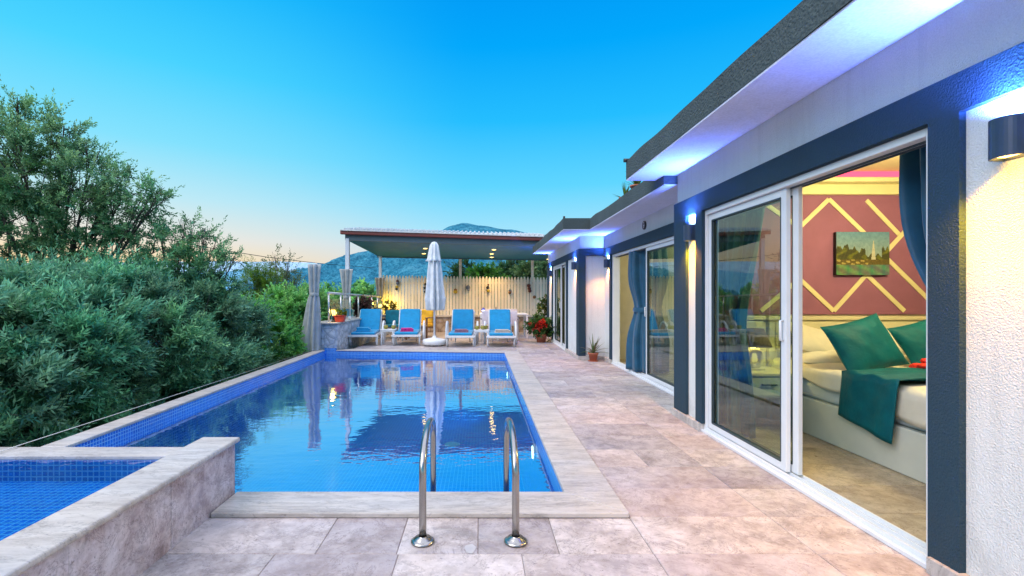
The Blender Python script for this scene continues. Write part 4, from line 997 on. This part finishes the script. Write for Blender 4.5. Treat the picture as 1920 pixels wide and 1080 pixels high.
PN = dict(per=22, leaf=.11, width=.006, cdark=(.03,.11,.01), clight=(.20,.42,.04), shoot=.30)
tree('young_pine', 'small yellow green pine beyond the bushes, below the sunset haze', [clump(485,545,26,14.5,1),clump(478,520,19,14.5,1),clump(500,570,28,14.5,1),clump(476,568,26,14.5,.9),clump(495,522,16,14.5,.8),clump(508,545,20,14.5,.8),clump(468,540,16,14.5,.8),clump(484,500,10,14.5,.7)], (-6.8,14.5,-3.0), .10, 80, 6, **PN)
SPX = dict(per=9, leaf=.09, width=.02, cdark=(.05,.10,.04), clight=(.24,.30,.14), shoot=.30)
tree('slender_tree', 'slender light crowned tree with open twigs right behind the young pine', [clump(520,500,20,19,.35),clump(535,512,20,19,.5),clump(548,530,22,19,.8),clump(525,535,24,19,.9),clump(515,480,10,19,.25),clump(540,487,10,19,.25),clump(505,500,9,19,.25),clump(545,560,26,19,1),clump(520,575,28,19,1),clump(560,585,26,19,1)], (-7.8,19,-3.2), .09, 42, 7, twigs=7, **SPX)
for i,(px,py,r,Y,lab) in enumerate([(610,572,30,18,'leafy green shrub beyond the corner curtain, left of the lantern'),(655,560,22,21,'leafy green shrub seen through the railing, left of centre'),(676,545,15,22,'taller shrub sprouting above the railing behind the glass'),(700,560,22,20,'leafy green shrub at the railing end by the fence')]):
    x,y,z = W(px,py,Y); s = r/900*Y
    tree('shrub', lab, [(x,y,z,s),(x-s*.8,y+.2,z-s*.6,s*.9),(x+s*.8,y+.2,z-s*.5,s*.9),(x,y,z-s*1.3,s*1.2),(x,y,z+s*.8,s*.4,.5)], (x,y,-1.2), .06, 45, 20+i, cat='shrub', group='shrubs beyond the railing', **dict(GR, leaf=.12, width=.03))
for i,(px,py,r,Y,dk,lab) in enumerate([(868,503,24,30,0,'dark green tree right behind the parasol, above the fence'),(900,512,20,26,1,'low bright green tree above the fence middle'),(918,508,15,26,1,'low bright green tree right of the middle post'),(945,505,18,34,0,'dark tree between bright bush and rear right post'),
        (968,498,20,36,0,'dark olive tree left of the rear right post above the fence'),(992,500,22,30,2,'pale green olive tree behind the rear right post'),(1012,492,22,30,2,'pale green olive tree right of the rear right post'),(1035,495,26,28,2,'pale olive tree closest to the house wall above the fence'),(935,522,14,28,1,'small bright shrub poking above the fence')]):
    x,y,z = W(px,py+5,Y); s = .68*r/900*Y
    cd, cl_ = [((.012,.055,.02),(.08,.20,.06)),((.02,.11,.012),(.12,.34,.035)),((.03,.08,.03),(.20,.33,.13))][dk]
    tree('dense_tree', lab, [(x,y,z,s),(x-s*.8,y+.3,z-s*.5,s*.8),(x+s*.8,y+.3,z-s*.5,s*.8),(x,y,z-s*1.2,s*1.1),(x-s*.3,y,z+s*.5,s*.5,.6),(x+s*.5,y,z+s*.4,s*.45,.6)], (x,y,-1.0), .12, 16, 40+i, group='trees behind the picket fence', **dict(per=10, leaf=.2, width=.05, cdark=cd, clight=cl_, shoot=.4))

# ------------------------------------------------------------------ potted plants
def blades(b, c, n, L, w, seed, up=.8, col=(.1,.25,.08,1), curve=.5):
    rr = random.Random(seed)
    for k in range(n):
        a = k*2.399+rr.uniform(-.3,.3); e = rr.uniform(.25,1.0)*up; l = L*rr.uniform(.7,1.1); pts=[]
        for j in range(7):
            t = j/6; el = e+(.9-e)*0+ (1-e)*.0; r = l*t*math.cos(e*1.5)*(1+.1*t); z = l*t*math.sin(e*1.5)-curve*l*t*t*(1-e)*.8
            pts.append(Vector((c[0]+r*math.cos(a), c[1]+r*math.sin(a), c[2]+z)))
        s = Vector((-math.sin(a),math.cos(a),0)); vs=[]
        for j,p in enumerate(pts):
            ww = w*(1-(j/6)**1.4)+.001; vs += [p-s*ww, p+s*ww, p+Vector((0,0,-ww*.5))]
        fs=[]
        for j in range(6): o=j*3; fs += [(o,o+1,o+4,o+3),(o+1,o+2,o+5,o+4),(o+2,o,o+3,o+5)]
        q = rr.uniform(.7,1.2); b.sm=True; b.add(vs, fs, (col[0]*q,col[1]*q,col[2]*q,1))
def pot(parent, r, h, mat, name='pot'):
    b = MB(); b.lathe((0,0,0), [(0,.0),(r*.68,.0),(r*.9,h*.8),(r*1.02,h*.8),(r*1.04,h),(r*.92,h),(r*.88,h*.9),(0,h*.88)], 28); return b.build(name, mat, parent)
t = thing('potted_aloe', 'aloe in a terracotta pot against the white wall between the glass doors', 'potted plant', (2.24,9.50,0)); pot(t,.10,.17,M['terracotta']); b = MB(); b.lathe((0,0,0),[(0,0),(.1,0),(.105,.012),(0,.012)],24); b.build('saucer',M['terracotta'],t)
b = MB(); blades(b,(0,0,.15),9,.46,.020,3,up=1.0,col=(.14,.22,.08,1),curve=.9); blades(b,(0,0,.18),8,.38,.018,5,up=.95,col=(.25,.22,.12,1),curve=.5); b.build('foliage', M['leaf'], t)
t = thing('potted_geranium', 'red flowering geranium in a terracotta pot beside the far glass door', 'potted plant', (1.70,13.35,0)); pot(t,.17,.24,M['terracotta'])
rng = np.random.default_rng(77)
q = crown([(0,0,.42,.24),(-.15,-.05,.36,.18),(.14,0,.38,.18),(-.10,.05,.58,.14),(-.22,0,.5,.12)], 260, rng, per=8, leaf=.05, width=.022, cdark=(.015,.07,.02), clight=(.12,.26,.06), shoot=.10)
leafmesh('foliage', q, M['leaf'], t)
rr = random.Random(9)
for k in range(13):
    a = rr.uniform(0,6.28); x, y, z = -.03+.27*math.cos(a)*rr.uniform(.4,1), -.12+.12*math.sin(a), .42+rr.uniform(-.08,.20)
    P = np.array([[x,y,z]]); fl = crown([(x,y,z,.06)], 900, rng, per=4, leaf=.026, width=.012, cdark=(.55,.02,.01), clight=(.9,.06,.03), shoot=.02)
    leafmesh('blossom', fl, M['leaf'], t)
t = thing('climbing_plant', 'tall leafy climbing plant on a stake behind the geranium', 'plant', (1.93,14.35,0)); pot(t,.15,.24,M['terracotta'])
b = MB(); b.tube([(0,0,.1),(0.02,0,1.3)],.012,6); b.build('stake',M['wood'],t)
q = crown([(0.0,0,.45,.16),(.05,0,.66,.10),(-.03,0,.86,.12),(.05,0,1.06,.11),(.02,0,1.18,.07)], 150, rng, per=7, leaf=.075, width=.032, cdark=(.02,.07,.015), clight=(.14,.24,.05), shoot=.12)
leafmesh('foliage', q, M['leaf'], t)
t = thing('potted_shrub', 'dark purple brown leafy shrub in a pot on the stone wall behind the first lounger', 'potted plant', (-3.50,14.3,ZC)); 
b = MB(); b.box(-.13,.13,-.13,.13,0,.16); b.build('pot', M_plain('brown pot',(.12,.06,.04),.6), t, bevel=.01)
q = crown([(0,0,.28,.19),(-.08,0,.40,.14),(.08,0,.38,.15),(0,-.1,.2,.14)], 300, rng, per=7, leaf=.06, width=.024, cdark=(.05,.018,.02), clight=(.25,.13,.11), shoot=.09); leafmesh('foliage', q, M['leaf'], t)
for (x,y,s,lab,sd) in ((-3.56,15.3,.32,'spiky green agave in a pot beside the purple shrub',6),(-3.52,16.1,.38,'dark spiky yucca standing against the glow near the railing end',7)):
    t = thing('potted_agave', lab, 'potted plant', (x,y,ZC)); pot(t,.11,.16,M['terracotta']); b = MB(); blades(b,(0,0,.15),26,s,.016,sd,up=1.0,col=(.04,.13,.08,1),curve=.15); b.build('foliage', M['leaf'], t)
t = thing('potted_succulent', 'low red stemmed succulent beside the yellow lantern glow at the fence corner', 'potted plant', (-3.08,16.45,ZC)); pot(t,.11,.15,M['terracotta'])
q = crown([(0,0,.26,.17),(.15,0,.22,.12)], 130, rng, per=6, leaf=.09, width=.02, cdark=(.05,.06,.02), clight=(.2,.2,.04), shoot=.10); leafmesh('foliage', q, M['leaf'], t)
t = thing('red_planter', 'red plastic planter with small leafy plants on the pool corner wall', 'planter', (-3.385,11.62,ZC))
b = MB(); b.prism([(-.10,-.07),(.10,-.07),(.10,.07),(-.10,.07)],0,.15); me = b; o = b.build('pot', M['redpot'], t, bevel=.012)
for v in o.data.vertices:
    if v.co.z > .1: v.co.x *= 1.28; v.co.y *= 1.25
b = MB(); b.box(-.145,.145,-.10,.10,.146,.165); b.build('rim', M['redpot'], t, bevel=.005)
q = crown([(-.05,0,.20,.07),(.07,0,.20,.07)], 700, rng, per=6, leaf=.04, width=.014, cdark=(.03,.08,.01), clight=(.22,.32,.04), shoot=.05); leafmesh('foliage', q, M['leaf'], t)
b = MB(); b.lathe((0,0,0),[(0,0),(.035,0),(.04,.09),(.036,.09),(.03,.01),(0,.01)],18); o=b.build('small_cup', M['plastic']); o.location=(-3.42,12.6,ZC); tag(o,'small white cup right of the red planter','cup')
# lanterns
def lantern(x,y,z,label,s=1.0,glow=6):
    t = thing('garden_lantern', label, 'lantern', (x,y,z))
    b = MB(); b.lathe((0,0,0),[(0,0),(.075*s,0),(.08*s,.02*s),(.05*s,.05*s),(.045*s,.13*s),(.06*s,.15*s),(0,.15*s)],8,sm=False); b.build('base',M['black'],t)
    b = MB(); b.lathe((0,0,0),[(.045*s,.151*s),(.085*s,.30*s)],8,sm=False); b.build('glass',M['e_soft'],t)
    for k in range(8):
        a = 2*PI*k/8; c_,s_ = math.cos(a),math.sin(a); b = MB(); b.tube([(.048*s*c_,.048*s*s_,.15*s),(.089*s*c_,.089*s*s_,.302*s)],.0045*s,5); b.build('bar',M['black'],t)
    b = MB(); b.lathe((0,0,0),[(.10*s,.30*s),(.095*s,.32*s),(.055*s,.37*s),(.03*s,.39*s),(.012*s,.41*s),(.012*s,.45*s),(0,.46*s)],8,sm=False); b.build('roof',M_plain('weathered brass',(.10,.08,.02),.5),t)
    light('lantern_light','POINT',(x,y-.13*s,z+.27*s),glow,(1,.62,.12),shadow_soft_size=.05)
lantern(-3.53,11.62,ZC,'lit coach lantern on the pool corner wall beside the red planter',.98,5)
for i,(x,y) in enumerate(((-3.40,16.35),(-3.26,16.62))):
    t = thing('globe_lamp', ['lit round garden lamp at the fence corner, left of the pair','lit round garden lamp at the fence corner, right of the pair'][i], 'garden lamp', (x,y,ZC))
    b = MB(); b.tube([(0,0,0),(0,0,.22)],.02,10); b.lathe((0,0,0),[(0,.0),(.06,0),(.05,.02),(.02,.03)],14); b.build('stem',M['black'],t)
    b = MB(); b.lathe((0,0,.28),[(.0,-.07),(.05,-.05),(.07,0),(.05,.05),(0,.07)],18); b.build('globe',M['e_soft'],t)
light('corner_glow','POINT',(-3.15,16.72,ZC+.34),13,(1,.68,.05),shadow_soft_size=.06)

# hanging ornaments on the fence
def FZ(py): return 1.3+(554-py)/900*16.93
def FX(px): return (px-900)/900*16.93
def bead(b,x,z,r,c): b.sm=True; b.lathe((x,16.93,z),[(0,-r),(r*.8,-r*.6),(r,0),(r*.8,r*.6),(0,r)],10,c); b.sm=False
def orn(label, items, cat='ornament'):
    b = MB()
    for it in items:
        if it[0]=='s': b.tube([(FX(it[1]),16.945,FZ(it[2])),(FX(it[1]),16.945,FZ(it[3]))],.006,6,(.15,.06,.03,1))
        else: bead(b,FX(it[1]),FZ(it[2]),it[3],it[4])
    tag(b.build('hanging_ornament', M['vcol']), label, cat, 'small ornaments hung on the picket fence')
DR,DK,YE,GY,BR = (.12,.03,.02,1),(.02,.02,.02,1),(.5,.35,.03,1),(.12,.15,.22,1),(.22,.10,.04,1)
orn('bell shaped ornament above a yellow charm, first on the fence from the left',[('s',745,521,540),('b',745,527,.05,DR),('b',745.5,531,.065,GY),('b',744,538,.06,YE),('b',743.5,542,.05,DK)])
orn('long dark string of charms on the fence just left of the closed parasol',[('s',797.5,521,549),('b',797.5,533,.05,DK),('b',797,540,.055,DK),('b',797,547,.05,DK)])
orn('small face mask ornament with a straw hat right of the parasol on the fence',[('b',854,544,.06,BR),('b',854,547,.075,YE),('b',854,549,.03,DK)])
orn('round grey blue ornament high on the fence, right of the straw hat mask',[('b',877.5,539,.085,GY),('b',878.5,543,.055,(.25,.28,.34,1))])
orn('hanging string with dark charm and golden bell above the dining table',[('s',915,522,546),('b',915.5,534,.035,DR),('b',914.5,539,.06,DK),('b',915.5,545.5,.06,YE)])
orn('small cage shaped lantern ornament right of the golden bell on the fence',[('s',956,541,544),('b',956,545,.05,GY),('b',956,548.5,.06,BR)])
orn('string of dark red charms on the fence near the right rear post',[('s',992,522,536),('b',991.5,535.5,.07,DR),('b',992.5,541,.065,DR),('b',993.5,545.5,.065,DR)])
orn('small brown square box ornament low on the fence at the far right',[('b',1002,557,.06,BR)])
# roof plants
for (x,y,lab,sd) in ((2.22,7.35,'spiky plant growing on the flat roof, left of the pair',3),(2.14,6.55,'spiky plant growing on the flat roof, right of the pair',4)):
    t = thing('roof_aloe', lab, 'plant', (x,y,2.70)); pot(t,.09,.10,M['terracotta']); b = MB(); blades(b,(0,0,.08),16,.26,.016,sd,up=1,col=(.14,.22,.04,1),curve=.1); b.build('foliage', M['leaf'], t)
# overhead cable
b = MB(); c = [W(180,425,24), W(300,446,27), W(405,467,30), W(500,482,34), W(600,494,40), W(700,502,48)]; b.tube([c[0]]+c[1:], .022, 6)
tag(b.build('overhead_cable', M['black']), 'thin dark overhead cable crossing the sunset behind the olive trees', 'cable')
# ------------------------------------------------------------------ land
from mathutils import noise as mn
def fbm(x,y,z=0,o=6): return mn.fractal((x,y,z), 1.0, 2.1, o)
def land_mat(name, c1, c2, c3, scale, bstr=.6, bdist=1.0, dots=None):
    t = NT(name); v = t.coord(); n = t.noise(v, scale, 10, .68, .6); n2 = t.noise(v, scale*7, 6, .7)
    c = t.ramp(n, [(.36,(*c1,1)),(.5,(*c2,1)),(.64,(*c3,1))])
    c = t.mix(.45, c, t.ramp(n2, [(.38,(*[x*.45 for x in c1],1)),(.62,(*c3,1))]))
    return t.done(t.bsdf(c, .95, 0, t.bump(t.math('ADD', n, t.math('MULTIPLY', n2, .3)), bstr, bdist), spec=.1))
# ground sheet
def axis(lo, hi, n, p=2.2): return [math.copysign(abs(t)**p, t)*(hi if t>0 else -lo) for t in [(-1+2*i/n) for i in range(n+1)]]
xs = axis(-9000, 9000, 110, 3.2); ys = [-60+ (9060)*(i/130)**3.2 for i in range(131)]
def gz(x,y):
    z = -2.7
    if x < -4.9: z -= .22*min(60, -4.9-x)
    if y > 17.6 and x > -4: z = -1.0
    d = math.hypot(x,y)
    if d > 60: z = min(z,-3)-min(50,(d-60)*.12)
    return z+(.15*fbm(x*.4,y*.4) if d < 80 else 2*fbm(x*.01,y*.01)) - (0 if abs(x)<9 and y<18 else 0)
b = MB(); b.sm = True; nx = len(xs)
b.add([(x,y,min(gz(x,y), -1.6 if (x>-5 and y<17.4) else 9)) for y in ys for x in xs], [(j*nx+i,j*nx+i+1,(j+1)*nx+i+1,(j+1)*nx+i) for j in range(len(ys)-1) for i in range(nx-1)])
tag(b.build('ground', land_mat('hillside ground', (.012,.035,.012),(.03,.07,.02),(.07,.10,.03), .9, .5, .1)), kind='structure')
def ridge(name, sil, D, depth, mat, nx=160, ny=40, rough=.08, seed=0, front=.25, freq=4.0, low=-.06):
    x0, x1 = sil[0][0], sil[-1][0]; vs = []
    def top(px):
        for (a,za),(c,zc) in zip(sil,sil[1:]):
            if a <= px <= c: k = (px-a)/(c-a); k = k*k*(3-2*k)*.5+k*.5; return za+(zc-za)*k
        return sil[-1][1]
    for j in range(ny+1):
        k = j/ny      # 0 front foot .. .8 ridge .. 1 behind
        for i in range(nx+1):
            px = x0+(x1-x0)*i/nx; H = 1.3+(554-top(px))/900*D
            Yd = D-depth*(1-k/.8) if k <= .8 else D+depth*.3*(k-.8)/.2
            h = (k/.8)**1.15 if k <= .8 else 1-(k-.8)*2.2
            X = (px-900)/900*D; foot = low*D
            z = foot+(H-foot)*h
            nz = mn.ridged_multi_fractal((X/D*freq*3+seed, Yd/D*freq*3, seed), .9, 2.1, 7, 1.0, 2.0)-1.0
            amp = rough*D*.10*(1 if k<.72 else max(.08,(.8-k)/.08) if k<.8 else .1)*min(1,k*3)
            vs.append((X, Yd, z+nz*amp))
    b = MB(); b.sm = True; m = nx+1
    b.add(vs, [(j*m+i,j*m+i+1,(j+1)*m+i+1,(j+1)*m+i) for j in range(ny) for i in range(nx)])
    return tag(b.build(name, mat), kind='structure')
ridge('far_hills', [(-900,500),(-300,494),(200,492),(430,490),(470,491),(520,490),(560,492),(600,493),(625,497),(700,502),(900,512),(1400,520)], 6000, 900, land_mat('distant haze blue', (.33,.52,.68),(.36,.55,.70),(.40,.58,.72), .002, .1, 1), rough=.02, low=-.01)  # pale blue base colour stands in for distance haze
ridge('hazy_hills', [(-600,520),(200,516),(400,512),(440,508),(462,505),(490,512),(520,524),(560,538),(620,552),(800,560)], 3200, 700, land_mat('haze tinted hills', (.10,.34,.52),(.13,.38,.56),(.17,.42,.58), .006, .3, 4), rough=.05, seed=4, low=-.02)  # haze painted into the base colour, no volume
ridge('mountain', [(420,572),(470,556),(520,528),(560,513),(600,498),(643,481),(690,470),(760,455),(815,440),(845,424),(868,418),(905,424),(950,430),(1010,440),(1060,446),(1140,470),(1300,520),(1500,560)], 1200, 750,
      land_mat('haze tinted scrub mountain', (.003,.085,.155),(.012,.17,.27),(.08,.31,.41), .028, .9, 7), nx=300, ny=120, rough=.16, seed=2, freq=5)  # bluish tint puts thin aerial haze into the scrub colour
fh = [(815,560),(850,548),(890,532),(930,512),(975,500),(1020,488),(1060,480),(1150,470),(1400,450)]
ridge('wooded_hill', fh, 190, 110, land_mat('dark woodland floor', (.01,.05,.03),(.03,.10,.05),(.07,.16,.08), .2, .8, 1), nx=90, ny=50, rough=.15, seed=7, low=-.02)
rng = np.random.default_rng(5); parts = []
hill = bpy.data.objects['wooded_hill'].data; n = 5200
co = np.array([v.co[:] for v in hill.vertices]); pick = co[rng.integers(0,len(co)//5*4,n)]+rng.normal(0,1.4,(n,3))*np.array([1,1,0])
D = rng.normal(0,.5,(n,3))+np.array([0,0,1]); D /= np.linalg.norm(D,axis=1,keepdims=True)
parts.append(shoots(pick, D, rng.uniform(.8,2.0,n), 12, .6, .22, (.01,.07,.04), (.11,.28,.13), rng))
tag(leafmesh('woodland', parts, M['leaf']), 'dense green woodland covering the hill right behind the fence', 'woodland', kind='stuff')

# ------------------------------------------------------------------ sky, sun, camera
wd = bpy.data.worlds.new('World'); SC.world = wd; wd.use_nodes = True; nt = wd.node_tree; nt.nodes.clear()
N = lambda t, **k: [x := nt.nodes.new(t), [setattr(x,a,b) for a,b in k.items()]][0]
out = N('ShaderNodeOutputWorld'); bg = N('ShaderNodeBackground'); tc = N('ShaderNodeTexCoord'); nm = N('ShaderNodeVectorMath', operation='NORMALIZE')
nt.links.new(tc.outputs['Generated'], nm.inputs[0]); sp = N('ShaderNodeSeparateXYZ'); nt.links.new(nm.outputs[0], sp.inputs[0])
def wramp(stops):
    r = N('ShaderNodeValToRGB'); e = r.color_ramp.elements; r.color_ramp.interpolation = 'EASE'
    r.color_ramp.interpolation = 'LINEAR'
    while len(e) < len(stops): e.new(.5)
    for i,(p_,c) in enumerate(stops): e[i].position = p_; e[i].color = c
    nt.links.new(sp.outputs[2], r.inputs[0]); return r
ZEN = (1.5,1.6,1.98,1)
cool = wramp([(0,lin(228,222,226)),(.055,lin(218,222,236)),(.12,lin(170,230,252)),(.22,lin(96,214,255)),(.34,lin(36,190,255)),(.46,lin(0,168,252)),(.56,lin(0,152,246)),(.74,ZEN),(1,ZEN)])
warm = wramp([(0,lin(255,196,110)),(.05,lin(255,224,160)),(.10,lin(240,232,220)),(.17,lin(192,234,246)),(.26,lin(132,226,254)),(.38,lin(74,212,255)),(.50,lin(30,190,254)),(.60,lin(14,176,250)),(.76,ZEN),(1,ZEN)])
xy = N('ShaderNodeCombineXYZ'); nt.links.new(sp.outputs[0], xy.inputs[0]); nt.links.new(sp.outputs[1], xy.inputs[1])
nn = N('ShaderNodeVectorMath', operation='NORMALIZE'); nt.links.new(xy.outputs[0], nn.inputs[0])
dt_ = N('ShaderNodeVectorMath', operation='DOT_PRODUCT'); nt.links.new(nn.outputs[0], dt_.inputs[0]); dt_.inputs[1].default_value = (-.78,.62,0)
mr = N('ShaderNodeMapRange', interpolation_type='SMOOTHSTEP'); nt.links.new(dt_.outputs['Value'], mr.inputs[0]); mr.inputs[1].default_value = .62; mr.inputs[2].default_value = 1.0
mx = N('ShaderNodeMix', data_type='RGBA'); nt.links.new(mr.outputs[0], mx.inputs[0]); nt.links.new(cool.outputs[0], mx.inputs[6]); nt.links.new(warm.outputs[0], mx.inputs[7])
# very weak Nishita sky added on top of the colour gradient
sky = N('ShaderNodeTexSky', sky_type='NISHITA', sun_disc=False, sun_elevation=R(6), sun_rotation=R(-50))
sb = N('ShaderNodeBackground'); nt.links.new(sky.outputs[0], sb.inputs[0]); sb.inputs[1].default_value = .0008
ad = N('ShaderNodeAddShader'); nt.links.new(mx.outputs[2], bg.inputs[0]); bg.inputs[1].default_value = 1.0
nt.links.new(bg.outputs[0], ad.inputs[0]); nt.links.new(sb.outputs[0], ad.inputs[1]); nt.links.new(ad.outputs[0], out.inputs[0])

s = bpy.data.lights.new('sun', 'SUN'); s.energy = 2.9; s.angle = R(50); s.color = (1,.90,.86)
so = bpy.data.objects.new('sun', s); COL.objects.link(so); so.rotation_euler = Vector((.55,.45,-.62)).to_track_quat('-Z','Y').to_euler()
for i,(x,y) in enumerate(PERG_L[:5]):
    d = light('pergola_spot','SPOT',(x,y,2.55),85,(1,.62,.22),spot_size=R(130),spot_blend=.8,shadow_soft_size=.05)

for p_ in PLIGHTS: light('pool_lamp','SPOT',p_,160,(.2,.5,1),spot_size=R(130),spot_blend=.9,shadow_soft_size=.05).rotation_euler = (0,R(83),0)
cam = bpy.data.cameras.new('camera'); co_ = bpy.data.objects.new('camera', cam); COL.objects.link(co_); SC.camera = co_
co_.location = (0,0,1.3); co_.rotation_euler = (PI/2,0,0); cam.sensor_width = 36; cam.lens = 900/1920*36; cam.shift_x = 60/1920; cam.shift_y = 14/1920; cam.clip_end = 20000; cam.clip_start = .05
SC.view_settings.view_transform = 'Standard'; SC.view_settings.look = 'None'; SC.view_settings.exposure = 0
SC.render.engine = 'CYCLES'; c = SC.cycles; c.max_bounces = 10; c.transparent_max_bounces = 24; c.glossy_bounces = 6; c.diffuse_bounces = 4; c.caustics_reflective = False; c.caustics_refractive = False; c.sample_clamp_indirect = 6
try: c.use_denoising = True; c.denoiser = 'OPENIMAGEDENOISE'
except Exception: pass
